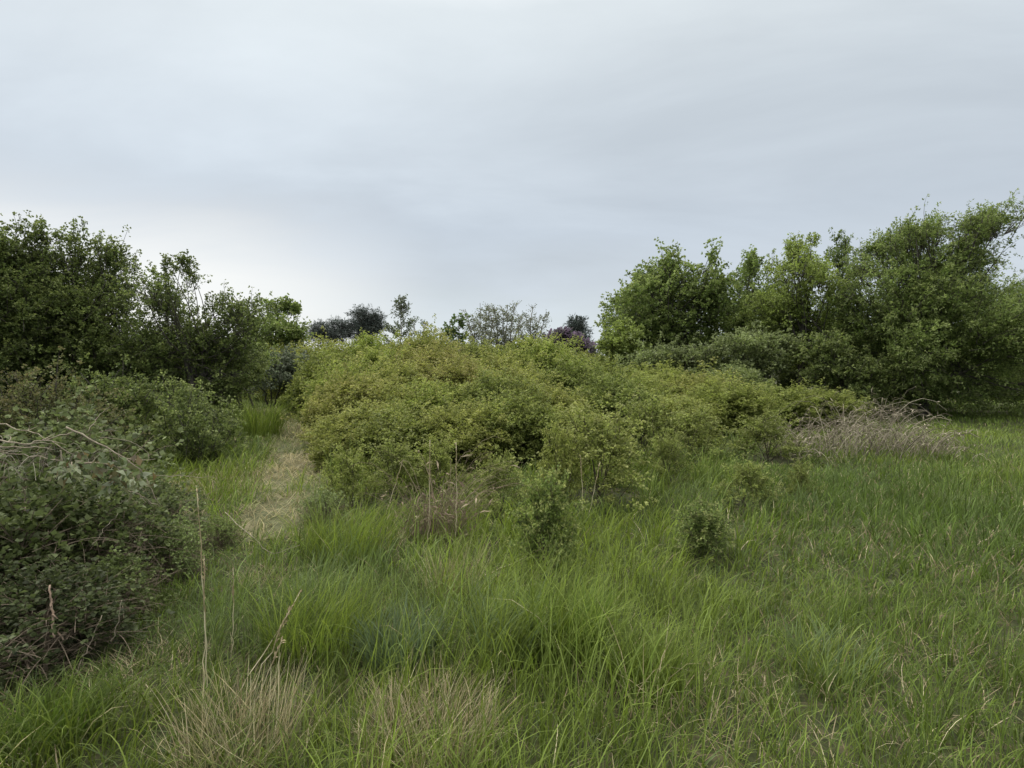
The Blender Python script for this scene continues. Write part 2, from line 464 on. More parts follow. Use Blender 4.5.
TR = 'trees on the right of the meadow'
make_tree('maple_tree', 'broad light green tree at the left end of the tall tree group on the right', 'tree', 22, 675,
          [(660, 275, 20), (680, 268, 17), (640, 292, 22), (665, 300, 30), (690, 285, 24), (715, 278, 16), (705, 300, 26), (628, 315, 22), (655, 325, 28), (690, 325, 28), (615, 332, 15), (720, 320, 22), (700, 262, 9), (662, 260, 9), (645, 348, 22), (685, 350, 24), (720, 348, 20), (624, 300, 17), (640, 280, 15), (648, 268, 12), (676, 262, 14), (700, 270, 14), (722, 284, 14), (612, 318, 13)],
          0.09, 0.85, PAL_MID, TIP_MID, 21, TR, dy=4,  lai=2.3, trunk_r=0.16, gap=0.42, spread=0.2, depth=1.6, over=0.3)
make_tree('leafy_shrub', 'low light green bush where the tall trees on the right step down to the lilac', 'bush', 21, 618,
          [(610, 338, 14), (625, 335, 18), (604, 350, 13), (630, 355, 20), (650, 350, 18)],
          0.09, 0.8, PAL_BRIGHT, TIP_BRIGHT, 22, None, dens=2.0, lai=2.4, trunk_r=0.06, gap=0.4, spread=0.17, forks=3)
make_tree('leafy_tree', 'deep green tree with two pointed tops between light maple and yellow green tree', 'tree', 23, 745,
          [(738, 278, 13), (752, 266, 11), (752, 255, 7), (736, 264, 6), (745, 295, 24), (765, 290, 18), (730, 305, 22), (750, 325, 28), (775, 320, 24)],
          0.08, 0.8, PAL_MID, (0.12, 0.15, 0.05), 23, TR, dy=5,  lai=2.4, trunk_r=0.14, gap=0.4, spread=0.18, depth=1.5)
make_tree('leafy_tree', 'yellow green tree with upright leafy shoots, left of the dark spire', 'tree', 19, 800,
          [(790, 258, 10), (802, 250, 9), (785, 244, 6), (800, 240, 6), (812, 262, 12), (795, 280, 20), (780, 300, 22), (815, 290, 22), (800, 318, 28), (772, 272, 12), (784, 264, 12), (818, 256, 10), (828, 262, 12), (860, 272, 16), (775, 330, 24), (825, 320, 26), (842, 335, 24), (800, 345, 26)],
          0.062, 0.75, PAL_BRIGHT, TIP_BRIGHT, 24, TR, dy=6,  lai=2.2, trunk_r=0.13, gap=0.33, spread=0.15, depth=1.4, over=0.4)
make_tree('leafy_tree', 'narrow dark green tree rising as a spire beside the tallest tree on the right', 'tree', 22, 846,
          [(839, 230, 4), (846, 240, 5), (838, 248, 7), (848, 256, 9), (842, 270, 16), (850, 295, 22), (845, 320, 24)],
          0.07, 0.7, [(0.065, 0.088, 0.026), (0.085, 0.108, 0.032)], (0.12, 0.14, 0.05), 25, TR, dy=8,  lai=2.1, trunk_r=0.13, gap=0.35, spread=0.14, depth=1.0, over=0.4)
make_tree('willow_tree', 'largest tree on the right, wind combed green crown leaning right over its own dark shade', 'tree', 17, 930,
          [(900, 232, 18), (925, 222, 18), (950, 218, 18), (975, 213, 14), (990, 212, 13), (1002, 218, 13), (1001, 206, 12), (915, 255, 32), (955, 250, 32), (985, 240, 18), (890, 272, 26), (935, 290, 40), (975, 285, 32),
           (885, 305, 32), (925, 330, 40), (970, 325, 40), (1005, 318, 28), (880, 342, 30), (915, 360, 28), (960, 362, 30), (1010, 358, 30), (985, 225, 12), (882, 240, 9), (895, 222, 7), (882, 246, 10), (900, 230, 12), (920, 222, 12), (944, 216, 12), (968, 214, 11), (868, 258, 14), (862, 285, 20), (875, 310, 22), (890, 375, 22), (935, 382, 22), (975, 384, 20), (1015, 384, 22), (950, 390, 14), (905, 388, 14)],
          0.07, 0.45, PAL_MID, TIP_MID, 426, TR, dy=9,  lai=2.2, trunk_r=0.16, forks=3, gap=0.3, spread=0.13, depth=1.7, over=0.35, droop=0.15, wind=(0.9, 0, 0.3), long=.25)
make_tree('leafy_tree', 'tree with thin half bare branches cut by the right edge of the photo', 'tree', 18, 1075,
          [(1040, 300, 28), (1075, 290, 40), (1050, 335, 40), (1100, 330, 45), (1040, 365, 28), (1080, 368, 30), (1120, 280, 35)],
          0.08, 0.5, PAL_MID, TIP_MID, 27, TR, dy=6,  dens=.9, long=.25, lai=1.9, trunk_r=0.16, gap=0.32, spread=0.14, depth=1.5, over=0.6)
make_tree('dead_limbed_tree', 'sparse tree with bare grey twigs reaching in from the right edge of the photo', 'tree', 20, 1045,
          [(1040, 262, 18), (1052, 250, 20), (1035, 274, 12)],
          0.06, 0.5, PAL_GREY, TIP_GREY, 28, None, dens=.12, fill=False, lai=0.12, trunk_r=0.09, gap=0.4, twig_every=1, back=False, over=0.5, twig_r=0.012)

# ------------------------------------------------------------------ lower bushes around the trees
ED = 'grey green bushes in front of the right trees'
make_tree('elder_bush', 'wide grey green bush with flat layered leaves, below the broad light green tree', 'bush', 19, 670,
          [(640, 362, 20), (665, 356, 18), (690, 358, 18), (712, 352, 16), (655, 378, 20), (690, 378, 20), (625, 372, 16)],
          0.085, 0.6, PAL_GREY, TIP_GREY, 31, ED, dens=2.0, lai=2.4, trunk_r=0.05, gap=0.34, spread=0.14, forks=3, flat=0.6)
make_tree('elder_bush', 'grey green bush with pale leaf tips, left of the black hollow under the trees', 'bush', 18, 760,
          [(735, 345, 16), (760, 340, 18), (780, 345, 18), (745, 365, 20), (772, 362, 16), (725, 378, 18), (755, 385, 16), (795, 350, 12)],
          0.085, 0.6, PAL_GREY, TIP_GREY, 32, ED, dens=2.0, lai=2.3, trunk_r=0.05, gap=0.34, spread=0.14, forks=3, flat=0.7)
make_tree('elder_bush', 'dark leafy bush right of the black hollow, above the dead bramble heap', 'bush', 16.5, 845,
          [(830, 350, 22), (850, 370, 22), (822, 375, 14), (870, 382, 18), (848, 392, 12)],
          0.075, 0.6, PAL_DARK, TIP_MID, 33, ED, dens=2.0, lai=2.3, trunk_r=0.05, gap=0.3, spread=0.13, forks=3)
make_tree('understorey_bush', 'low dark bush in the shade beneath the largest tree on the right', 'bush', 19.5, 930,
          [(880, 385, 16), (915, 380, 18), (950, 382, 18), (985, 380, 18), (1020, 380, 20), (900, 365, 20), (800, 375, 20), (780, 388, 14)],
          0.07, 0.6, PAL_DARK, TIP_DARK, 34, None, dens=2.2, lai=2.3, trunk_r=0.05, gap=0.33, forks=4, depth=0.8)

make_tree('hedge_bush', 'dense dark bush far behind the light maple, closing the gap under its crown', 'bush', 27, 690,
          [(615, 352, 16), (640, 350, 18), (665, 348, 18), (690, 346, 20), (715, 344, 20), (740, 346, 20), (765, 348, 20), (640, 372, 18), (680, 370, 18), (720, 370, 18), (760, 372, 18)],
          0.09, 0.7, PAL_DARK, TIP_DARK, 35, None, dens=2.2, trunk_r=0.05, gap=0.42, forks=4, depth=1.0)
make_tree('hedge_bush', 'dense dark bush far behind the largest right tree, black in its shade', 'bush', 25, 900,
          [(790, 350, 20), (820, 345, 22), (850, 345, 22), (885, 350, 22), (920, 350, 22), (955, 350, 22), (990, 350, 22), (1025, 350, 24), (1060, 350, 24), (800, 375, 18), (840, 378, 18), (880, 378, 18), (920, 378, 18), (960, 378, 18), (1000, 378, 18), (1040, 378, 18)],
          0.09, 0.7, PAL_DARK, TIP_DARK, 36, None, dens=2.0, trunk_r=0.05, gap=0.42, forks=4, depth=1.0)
LB = 'bushes beneath the left trees'
make_tree('bramble_bush', 'red brown tinged bush at the left edge above the grey dead branches', 'bush', 7.5, 25,
          [(-30, 400, 34), (15, 398, 30), (50, 410, 26), (-10, 425, 34), (35, 432, 28), (70, 430, 22), (-60, 415, 40)],
          0.032, 0.75, [(0.058, 0.070, 0.022), (0.078, 0.070, 0.030), (0.068, 0.080, 0.024)], (0.12, 0.10, 0.042), 41, LB, lai=2.0, trunk_r=0.03, gap=0.17, spread=0.06, forks=4)
make_tree('elder_bush', 'pale tipped green bush standing between dark spreading tree and mown path', 'bush', 9.3, 195,
          [(180, 405, 20), (205, 412, 20), (165, 425, 22), (195, 432, 26), (222, 430, 18), (180, 448, 22), (212, 450, 20), (150, 440, 16), (172, 392, 9)],
          0.042, 0.6, PAL_DARK, TIP_MID, 42, LB, lai=1.9, trunk_r=0.03, gap=0.2, spread=0.08, forks=4, over=0.4)
make_tree('elder_bush', 'dim green bush under the tallest left tree, behind the heap of branches', 'bush', 9.5, 110,
          [(90, 395, 26), (120, 400, 26), (100, 425, 26), (135, 430, 24), (75, 420, 22), (110, 445, 22)],
          0.045, 0.65, PAL_DARK, TIP_DARK, 43, LB, lai=2.0, trunk_r=0.03, gap=0.2, spread=0.08, forks=4)
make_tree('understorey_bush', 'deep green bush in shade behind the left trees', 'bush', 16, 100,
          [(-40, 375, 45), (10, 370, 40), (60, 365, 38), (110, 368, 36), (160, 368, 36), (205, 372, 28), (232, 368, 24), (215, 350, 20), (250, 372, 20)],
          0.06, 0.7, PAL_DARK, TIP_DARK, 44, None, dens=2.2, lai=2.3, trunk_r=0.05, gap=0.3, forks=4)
make_tree('blackthorn_bush', 'dark grey green bush closing off the far end of the path', 'bush', 20, 275,
          [(262, 383, 13), (285, 375, 16), (300, 385, 15), (312, 372, 14), (275, 362, 14), (258, 364, 12), (292, 358, 14), (248, 378, 12)],
          0.075, 0.6, [(0.055, 0.068, 0.035), (0.075, 0.088, 0.045)], (0.13, 0.14, 0.09), 45, None, dens=2.0, lai=2.2, trunk_r=0.05, gap=0.34, spread=0.13, forks=3)
make_tree('blackthorn_bush', 'light green bush left of the path end, below the bright green tree', 'bush', 18, 245,
          [(245, 350, 14), (258, 358, 12), (240, 372, 14), (232, 390, 12), (250, 345, 12)],
          0.07, 0.7, PAL_MID, TIP_MID, 46, None, dens=2.0, lai=2.2, trunk_r=0.05, gap=0.34, spread=0.13, forks=3)

# ------------------------------------------------------------------ far trees on the skyline
PINE = [(0.030, 0.038, 0.026), (0.044, 0.052, 0.036), (0.036, 0.042, 0.032)]  # needle greens lightened, with distance haze put into the colour
make_tree('pine_tree', 'low spreading dark pine on the skyline, left of the taller pine', 'tree', 55, 330,
          [(320, 331, 9), (334, 325, 8), (343, 329, 8), (314, 334, 8), (330, 336, 12), (348, 334, 8)],
          0.26, 0.16, PINE, (0.05, 0.058, 0.045), 51, 'dark pines on the skyline', lai=1.3, trunk_r=0.2, gap=0.5, spread=0.22, flat=0.4, twig_r=0.03, depth=2, m=6, wind=(0, 0, 0), turn=.7, long=.1, dens=1.5, tier=True, back=False)
make_tree('pine_tree', 'taller dark pine with flat tiered crown on the skyline', 'tree', 55, 366,
          [(366, 313, 6), (360, 318, 8), (371, 321, 9), (377, 318, 6), (354, 325, 9), (366, 327, 11), (376, 327, 8), (362, 334, 12)],
          0.26, 0.16, PINE, (0.05, 0.058, 0.045), 52, 'dark pines on the skyline', lai=1.5, trunk_r=0.2, gap=0.5, spread=0.22, flat=0.4, twig_r=0.03, depth=2, m=6, wind=(0, 0, 0), turn=.7, long=.1, dens=1.5, tier=True, back=False)
make_tree('cypress_tree', 'small blackish conifer tip behind the purple lilac', 'tree', 52, 578,
          [(577, 326, 3.5), (577, 331, 5), (580, 337, 6), (582, 345, 7), (574, 340, 6)],
          0.3, 0.2, PINE, (0.04, 0.05, 0.04), 53, None, lai=2.6, trunk_r=0.12, gap=0.7, spread=0.22, twig_r=0.02, over=0.1, m=4)
make_tree('lilac_bush', 'purple flowered lilac on the skyline, left of the tall trees', 'bush', 40, 570,
          [(556, 340, 7), (566, 337, 7), (573, 339, 8), (580, 344, 8), (562, 347, 9), (575, 350, 9), (586, 350, 7), (550, 348, 6), (592, 352, 5)],
          0.2, 0.75, [(0.055, 0.042, 0.046), (0.085, 0.062, 0.072), (0.05, 0.05, 0.035), (0.06, 0.07, 0.035)], (0.125, 0.09, 0.11), 54, None, lai=2.4, trunk_r=0.08, gap=0.65, spread=0.28, forks=3)


def sparse_tree(name, label, cat, d, px, top_py, w_px, stems, seed, pal, leaf, group=None, cone=False, dens=1.0, asp=0.6, bark=None, low=0.3):
    """Open crowned young tree: thin stems, side twigs and few leaves."""
    rng = np.random.default_rng(seed)
    bx = (px - 512) / F_PX * d
    base = np.array([bx, d, float(terrain(bx, d))])
    root = empty(name, base, label, cat, group)
    H = P(px, top_py, d)[2] - base[2]; W = w_px / F_PX * d / 2
    st, cr = Geo(), Geo()
    br = Geo()
    n = stems
    a = np.concatenate([rng.normal(0, 0.15, (n, 2)), np.zeros((n, 1))], 1)
    fx = (np.arange(n) + .5) / n * 2 - 1 if n > 1 else np.zeros(1)
    e = np.stack([fx * W * (0.08 if n == 1 else .9), rng.normal(0, 0.5, n) * W * (n > 1), H * rng.uniform(0.84, 1.0, n)], 1)
    if n == 1: e[0] = (0, 0, H)
    b = (a + e) / 2; b[:, :2] = a[:, :2] * .6 + e[:, :2] * .4; b[:, 2] += H * 0.1
    pl = bezier(a, b, e, 12); pl[:, 1:] += rng.normal(0, 0.035, (n, 11, 3))
    st.add(*tubes(pl, np.linspace(0.055, 0.012, 12)[None] * np.ones((n, 1)), 5))
    q = int(24 * dens)
    t = rng.uniform(low, 0.98, (n, q))
    idx = np.clip((t * 11).astype(int), 0, 10); fr = t * 11 - idx
    s = pl[np.arange(n)[:, None], idx] * (1 - fr)[..., None] + pl[np.arange(n)[:, None], idx + 1] * fr[..., None]
    s = s.reshape(-1, 3); tt = t.reshape(-1)
    azm = rng.uniform(0, 6.28, len(s))
    ln = (W * 1.0 if cone else H * 0.17) * (1.12 - tt) * rng.uniform(.7, 1.2, len(s)) + 0.15
    dr = norm(np.stack([np.cos(azm), np.sin(azm), rng.uniform(0.25, 1.0, len(s))], 1))
    e2 = s + dr * ln[:, None]; b2 = (s + e2) / 2 - np.array([0, 0, .12]) * ln[:, None]
    br.add(*tubes(bezier(s, b2, e2, 5), np.linspace(0.018, 0.006, 5)[None] * np.ones((len(s), 1)), 3))
    k = int(16 * dens)
    u = rng.uniform(0.2, 1.05, (len(s), k, 1))
    nodes = ((1 - u) ** 2 * s[:, None] + 2 * u * (1 - u) * b2[:, None] + u * u * e2[:, None]).reshape(-1, 3)
    nodes += rng.normal(0, 0.07, nodes.shape)
    D = norm(np.repeat(dr, k, 0) * .6 + rng.normal(size=nodes.shape) * .6)
    keep = rng.uniform(size=len(nodes)) < np.repeat(np.clip(ln / np.quantile(ln, .8), .12, 1), k)
    nodes, D = nodes[keep], D[keep]
    V, Fq = leaves(rng, nodes, D, leaf * rng.uniform(.6, 1.3, len(nodes)), asp)
    cr.add(V, Fq, pick(rng, len(nodes), pal))
    st.obj('trunk', bark or M_PALE, root, True); br.obj('branches', bark or M_PALE, root, True); cr.obj('crown', M_LEAF, root)
    return root


sparse_tree('larch_tree', 'open feathery young tree on the skyline, right of the dark pines', 'tree', 36, 402, 297, 52, 1, 61, [(0.09, 0.115, 0.05), (0.07, 0.09, 0.042)], 0.13, cone=True, dens=2.6, low=0.35)
sparse_tree('poplar_sapling', 'small sapling with broad leaves on the skyline, right of the chimney', 'tree', 24, 456, 316, 24, 2, 62, [(0.10, 0.14, 0.05), (0.08, 0.12, 0.04)], 0.15, dens=0.8, asp=0.85, low=0.55)
SP = 'pale thin leaved trees on the skyline'
sparse_tree('willow_sapling', 'leftmost pale thin leaved tree of the skyline clump, beside the broad leaved sapling', 'tree', 34, 480, 301, 44, 5, 63, [(0.19, 0.205, 0.12), (0.13, 0.15, 0.08)], 0.10, SP, dens=1.5)
sparse_tree('willow_sapling', 'middle pale thin leaved tree of the skyline clump', 'tree', 33, 505, 301, 46, 6, 64, [(0.19, 0.205, 0.12), (0.13, 0.15, 0.08)], 0.10, SP, dens=1.5)
sparse_tree('willow_sapling', 'pale thin leaved tree of the skyline clump nearest the purple lilac', 'tree', 35, 532, 306, 40, 5, 65, [(0.17, 0.185, 0.11), (0.12, 0.14, 0.075)], 0.10, SP, dens=1.5)
sparse_tree('birch_sapling', 'thin tree leaning over the chimney on the skyline', 'tree', 30, 424, 316, 40, 3, 66, [(0.09, 0.12, 0.05), (0.07, 0.10, 0.04)], 0.11, dens=0.9, low=0.5)


# ------------------------------------------------------------------ far house: only ridge and chimney show
def box(geo, lo, hi):
    (x0, y0, z0), (x1, y1, z1) = lo, hi
    V = np.array([(x0, y0, z0), (x1, y0, z0), (x1, y1, z0), (x0, y1, z0), (x0, y0, z1), (x1, y0, z1), (x1, y1, z1), (x0, y1, z1)], float)
    geo.add(V, np.array([(0, 3, 2, 1), (4, 5, 6, 7), (0, 1, 5, 4), (1, 2, 6, 5), (2, 3, 7, 6), (3, 0, 4, 7)]))


def build_house():
    d = 46.0
    ridge = P(440, 344, d)
    h = ridge[2]
    x0 = P(428, 345, d)[0]
    root = empty('house', (x0, d, 0), 'dark tiled roof ridge and brick chimney of a house just showing over the thicket', 'house')
    g = Geo(); box(g, (-0.8, -3, -.1), (3.2, 3, h - 1.1)); g.obj('wall', M_BRICK, root)
    r = Geo()
    V = np.array([(-1.1, -3.5, h - 1.35), (3.5, -3.5, h - 1.35), (3.5, 0, h + .02), (-1.1, 0, h + .02), (-1.1, 3.5, h - 1.35), (3.5, 3.5, h - 1.35)], float)
    V2 = V - np.array([0, 0, 0.16])
    r.add(np.concatenate([V, V2]), np.array([(0, 1, 2, 3), (3, 2, 5, 4), (9, 8, 7, 6), (10, 11, 8, 9), (0, 6, 7, 1), (4, 5, 11, 10), (0, 3, 9, 6), (3, 4, 10, 9), (1, 7, 8, 2), (2, 8, 11, 5)]))
    ro = r.obj('roof', M_ROOF, root)
    c = Geo(); box(c, (-0.55, -.4, h - .8), (0.2, .4, h + .42)); box(c, (-0.62, -.47, h + .42), (0.27, .47, h + .52)); co = c.obj('chimney', M_BRICK, ro)
    p = Geo(); t = np.array([[(-.25, 0, h + .5), (-.25, 0, h + .9), (-.25, 0, h + 1.0)]]); p.add(*tubes(t, np.array([[.14, .12, .15]]), 10, True)); p.obj('chimney_pot', M_ROOF, ro)
    for wx in (1.2,):
        w = Geo(); box(w, (wx, -3.04, 0.9), (wx + 1.2, -2.96, 1.9)); wo = w.obj('window', M_WHITE, root)
        q = Geo(); box(q, (wx + .08, -3.06, 0.98), (wx + 1.12, -3.03, 1.82)); q.obj('pane', M_GLASS, wo)


build_house()


# ------------------------------------------------------------------ thicket of shrubs
def make_shrub(name, seed, pal, tip, leaf=0.035, dia=2.0, h=1.5, asp=0.75, lai=2.3, over=0.3, n_lobes=11, stems=True, gap=0.17, spread=0.075, m=4, spray=0.24, canes=0):
    rng = np.random.default_rng(seed)
    root = bpy.data.objects.new(name, None); COL.objects.link(root); root.empty_display_size = 0.2
    fol, stm = Geo(), Geo()
    Rr = dia / 2
    cs = [np.array([0, 0, h * 0.62])]
    rs = [Rr * 0.5]
    for i in range(n_lobes):
        an = i * 2.399 + rng.uniform(-.3, .3); rr = Rr * math.sqrt((i + .7) / n_lobes) * 0.72
        z = h * (0.74 - 0.42 * (rr / Rr) ** 1.5) * rng.uniform(0.72, 1.08)
        cs.append(np.array([rr * math.cos(an), rr * math.sin(an), z])); rs.append(Rr * rng.uniform(0.30, 0.42))
    for i in range(5):
        an = i * 1.2566 + rng.uniform(-.3, .3)
        cs.append(np.array([Rr * .68 * math.cos(an), Rr * .68 * math.sin(an), h * 0.2])); rs.append(Rr * 0.32)
    for c, r in zip(cs, rs):
        lobe_leaves(rng, fol, stm, c, (r, r, r * 0.95), leaf, asp, pal, tip, lai=lai, over=over * 1.6, gap=gap, spread=spread, m=m,
                    twig_every=2, twig_r=0.004, up=0.5, spray=spray)
    n = len(cs)
    a = np.concatenate([rng.normal(0, .07, (n, 2)), np.full((n, 1), -.05)], 1); e = np.array(cs)
    stm.add(*tubes(bezier(a, (a + e) / 2 + np.array([0, 0, .15]), e, 6), np.linspace(.014, .006, 6)[None] * np.ones((n, 1)), 5))
    if canes:
        k = canes
        an = rng.uniform(0, 6.28, k); r_ = Rr * np.sqrt(rng.uniform(0, 1, k)) * .8
        a = np.stack([r_ * np.cos(an), r_ * np.sin(an), h * rng.uniform(-.02, .75, k) * (1 - .6 * (r_ / Rr) ** 2)], 1)
        e = a + norm(rng.normal(size=(k, 3)) * np.array([1, 1, .45])) * Rr * rng.uniform(.25, .85, (k, 1)); e[:, 2] = np.clip(e[:, 2], 0.01, h * 1.02)
        b = (a + e) / 2 + np.array([0, 0, 1.0]) * rng.uniform(0, .22, (k, 1)) * Rr
        stm.add(*tubes(bezier(a, b, e, 7), np.linspace(.0022, .0010, 7)[None] * rng.uniform(.6, 1.5, (k, 1)), 4))
    stm.obj('stems', CANE if canes else M_TWIG, root, True); fol.obj('foliage', M_LEAF, root)
    return root


CANE = noise_mat('bramble_cane', (0.09, 0.07, 0.05), (0.28, 0.225, 0.165), 9)
def make_sapling(name, seed, pal, tip, h, dia, n, leaf=.026, gap=.13, dens=1.0):
    rng = np.random.default_rng(seed)
    root = bpy.data.objects.new(name, None); COL.objects.link(root); root.empty_display_size = 0.2
    fol, stm = Geo(), Geo()
    for i in range(n):
        z = h * (.18 + .66 * i / (n - 1)); an = i * 2.4 + rng.uniform(-.5, .5)
        rr = dia * .5 * (.75 - .5 * i / (n - 1)) * rng.uniform(.4, 1.1)
        c = np.array([rr * math.cos(an), rr * math.sin(an), z]); r = dia * rng.uniform(.14, .24)
        a = np.array([rng.normal(0, .02), rng.normal(0, .02), -.03])
        brush_lobe(rng, fol, stm, c, r, norm(c * np.array([1, 1, .6]) + np.array([0, 0, .15])), leaf, .7, pal, tip, gap=gap, dens=dens, flat=1.0, twig_r=.003, turn=.7, long=.3, ln=(.6, 1.5))
        stm.add(*tubes(bezier(a[None], ((a + c) / 2 + np.array([0, 0, .06]))[None], c[None], 7), np.linspace(.007, .003, 7)[None], 5))
    stm.obj('stems', M_TWIG, root, True); fol.obj('foliage', M_LEAF, root)
    return root


protos = {
    'A': make_shrub('thicket_shrub', 101, PAL_THICK, TIP_THICK),
    'B': make_shrub('thicket_shrub', 102, PAL_THICK, TIP_THICK, over=0.5),
    'R': make_shrub('thicket_shrub', 103, PAL_RED, TIP_RED),
    'G': make_shrub('thicket_shrub', 104, [(0.096, 0.116, 0.028), (0.125, 0.142, 0.036), (0.078, 0.096, 0.024)], (0.18, 0.19, 0.06), leaf=0.04),
    'Y': make_shrub('thicket_shrub', 105, PAL_BRIGHT, TIP_THICK),
    'D': make_shrub('thicket_shrub', 106, PAL_GREY, TIP_GREY, leaf=0.04),
    'S': make_sapling('young_shrub', 107, PAL_MID, TIP_THICK, 0.9, 1.0, 12, leaf=.034, dens=1.25),
    'H': make_shrub('bramble', 109, [(0.062, 0.078, 0.024), (0.085, 0.10, 0.034), (0.045, 0.055, 0.02)], (0.13, 0.15, 0.06), leaf=0.037, dia=1.0, h=0.9, n_lobes=8, over=0.7, gap=0.17, spread=0.09, lai=0.72, canes=460, spray=.42),
    'T': make_sapling('young_shrub', 108, PAL_THICK, TIP_THICK, 0.8, 1.1, 9, dens=.8),
}
used = set()
PLACED = []
HEAP = []


def place(kind, px, d, dia, h, label, group, rz, tint=(1, 1, 1), cat='shrub'):
    tint = (tint[0], min(tint[1], tint[0] * 1.03), min(tint[2], tint[0]))
    o = protos[kind]
    if kind in used: o = copy_tree(o)
    used.add(kind)
    bd, bh = (2.0, 1.5) if kind not in 'STH' else ((1.0, 0.8) if kind == 'T' else (1.0, 0.9))
    x = (px - 512) / F_PX * d
    o.location = (x, d, float(terrain(x, d))); o.rotation_euler = (0, 0, rz); o.scale = (dia / bd, dia / bd, h / bh)
    tag(o, label, cat, group)
    for ch in o.children:
        ch.color = (*tint, 1)
    PLACED.append((x, d, dia / 2))
    if kind == 'H': HEAP.append((x, d, dia / 2))
    return o


TH = 'shrubs of the olive green thicket'
rows = [
    # kind, px, distance, width, height, label
    ('A', 366, 8.9, 1.5, 0.92, 'low olive shrub at the near corner of the thicket, right beside the mown path', (1, 1, 1)),
    ('G', 402, 8.5, 1.5, 0.88, 'low green shrub at the thicket front, just left of the brown dry grass stalks', (1, 1, 1)),
    ('B', 462, 8.6, 1.5, 0.95, 'front thicket shrub rising right behind the brown dry grass stalks', (1, 1, 1)),
    ('G', 520, 8.9, 1.5, 0.95, 'front thicket shrub with dark hollows, behind the tall upright sapling in the grass', (0.85, 0.9, 0.85)),
    ('A', 575, 9.0, 1.5, 0.85, 'front thicket shrub between the hollowed shrub and the wide pale bush in the grass', (0.95, 1, 0.95)),
    ('R', 356, 11.0, 1.8, 1.2, 'brown tinged shrub by the narrow bend of the mown path', (0.95, 1, 0.9)),
    ('A', 388, 11.0, 1.8, 1.15, 'olive shrub second back from the front, straight above the left dry stalks', (1, 1, 1)),
    ('Y', 440, 10.8, 1.7, 1.15, 'yellowish shrub second back from the front, above the brown dry stalks', (1, 1, 1)),
    ('G', 492, 11.0, 1.7, 1.22, 'rounded green shrub second back, its front face open and dark', (0.85, 0.9, 0.9)),
    ('B', 545, 11.2, 1.7, 1.1, 'olive shrub second back, above the tall upright sapling', (1, 1, 1)),
    ('G', 612, 11.6, 1.8, 1.2, 'dark green shrub with black gaps at its foot, at the middle of the thicket front', (0.7, 0.8, 0.75)),
    ('A', 672, 11.9, 1.7, 0.95, 'low olive shrub right of the dark green shrub with black gaps', (0.9, 0.95, 0.9)),
    ('B', 730, 12.8, 1.8, 0.95, 'low olive shrub left of the dead bramble heap, set back from it', (0.85, 0.95, 0.85)),
    ('Y', 354, 14.0, 2.2, 1.5, 'bright olive shrub where the path turns behind the thicket', (1, 1, 0.95)),
    ('A', 400, 13.6, 2.1, 1.42, 'olive shrub in the middle depth, below the open feathery tree', (1, 1, 1)),
    ('R', 458, 13.8, 2.1, 1.45, 'brownish shrub in the middle depth, below the broad leaved sapling', (1, 1, 1)),
    ('B', 515, 13.6, 2.1, 1.4, 'olive shrub in the middle depth, below the pale thin leaved trees', (1, 1, 1)),
    ('G', 570, 14.0, 2.1, 1.35, 'dark green shrub in the middle depth, below the purple lilac', (0.8, 0.88, 0.85)),
    ('A', 632, 14.5, 2.2, 1.25, 'olive shrub in the middle depth, between lilac and grey green bush', (0.9, 1, 0.9)),
    ('R', 700, 14.8, 2.2, 1.15, 'brown tinted low shrub in front of the wide grey green bush', (0.9, 1, 0.85)),
    ('G', 765, 14.6, 2.1, 1.0, 'low green shrub below the black hollow under the right trees', (0.8, 0.88, 0.8)),
    ('B', 815, 14.2, 1.8, 0.85, 'lowest green shrub of the thicket, touching the dead bramble heap from behind', (0.75, 0.85, 0.75)),
    ('G', 336, 17.5, 2.6, 1.75, 'leafy shrub at the far bend of the path, beside the dark grey green bush', (0.95, 1, 0.9)),
    ('Y', 378, 17.5, 2.6, 1.85, 'tall yellowish shrub at the back of the thicket, under the taller pine', (1, 1, 1)),
    ('R', 438, 17.5, 2.6, 1.8, 'brown red tinted shrub at the back, under the chimney', (1, 1, 1)),
    ('B', 495, 17.6, 2.6, 1.8, 'olive shrub at the back, under the pale thin leaved trees', (1, 1, 1)),
    ('Y', 548, 17.8, 2.5, 1.8, 'yellow green shrub at the back, under the left half of the lilac', (1, 1.05, 1)),
    ('G', 600, 18.0, 2.5, 1.6, 'green shrub at the back, where lilac meets the tall trees', (0.9, 0.95, 0.9)),
    ('A', 660, 17.0, 2.4, 1.35, 'olive shrub right in front of the wide grey green bush, behind the brown tinted one', (0.9, 1, 0.9)),
    ('D', 730, 16.6, 2.4, 1.25, 'grey tinted shrub between the two layered grey green bushes', (0.85, 0.9, 0.85)),
    ('A', 318, 22, 3.2, 2.3, 'rearmost tall shrub at the left end of the thicket, under the low pine', (1, 1, 0.9)),
    ('A', 284, 23.5, 3.0, 2.1, 'rearmost shrub behind the dark bush at the far end of the path', (0.95, 1, 0.9)),
    ('Y', 372, 22, 3.0, 2.55, 'rearmost tall shrub between the two pines and the feathery tree', (0.95, 1, 0.9)),
    ('A', 425, 22, 3.0, 2.3, 'rearmost shrub just below the roof ridge', (1, 1, 1)),
    ('G', 480, 22, 3.0, 2.2, 'rearmost shrub at the foot of the leftmost pale tree', (1, 1, 1)),
    ('Y', 528, 22, 3.0, 2.15, 'rearmost yellow green shrub at the foot of the pale trees, beside the lilac', (1, 1, 1)),
    ('B', 585, 22, 3.0, 1.65, 'rearmost shrub hiding the foot of the lilac', (0.95, 1, 0.95)),
]
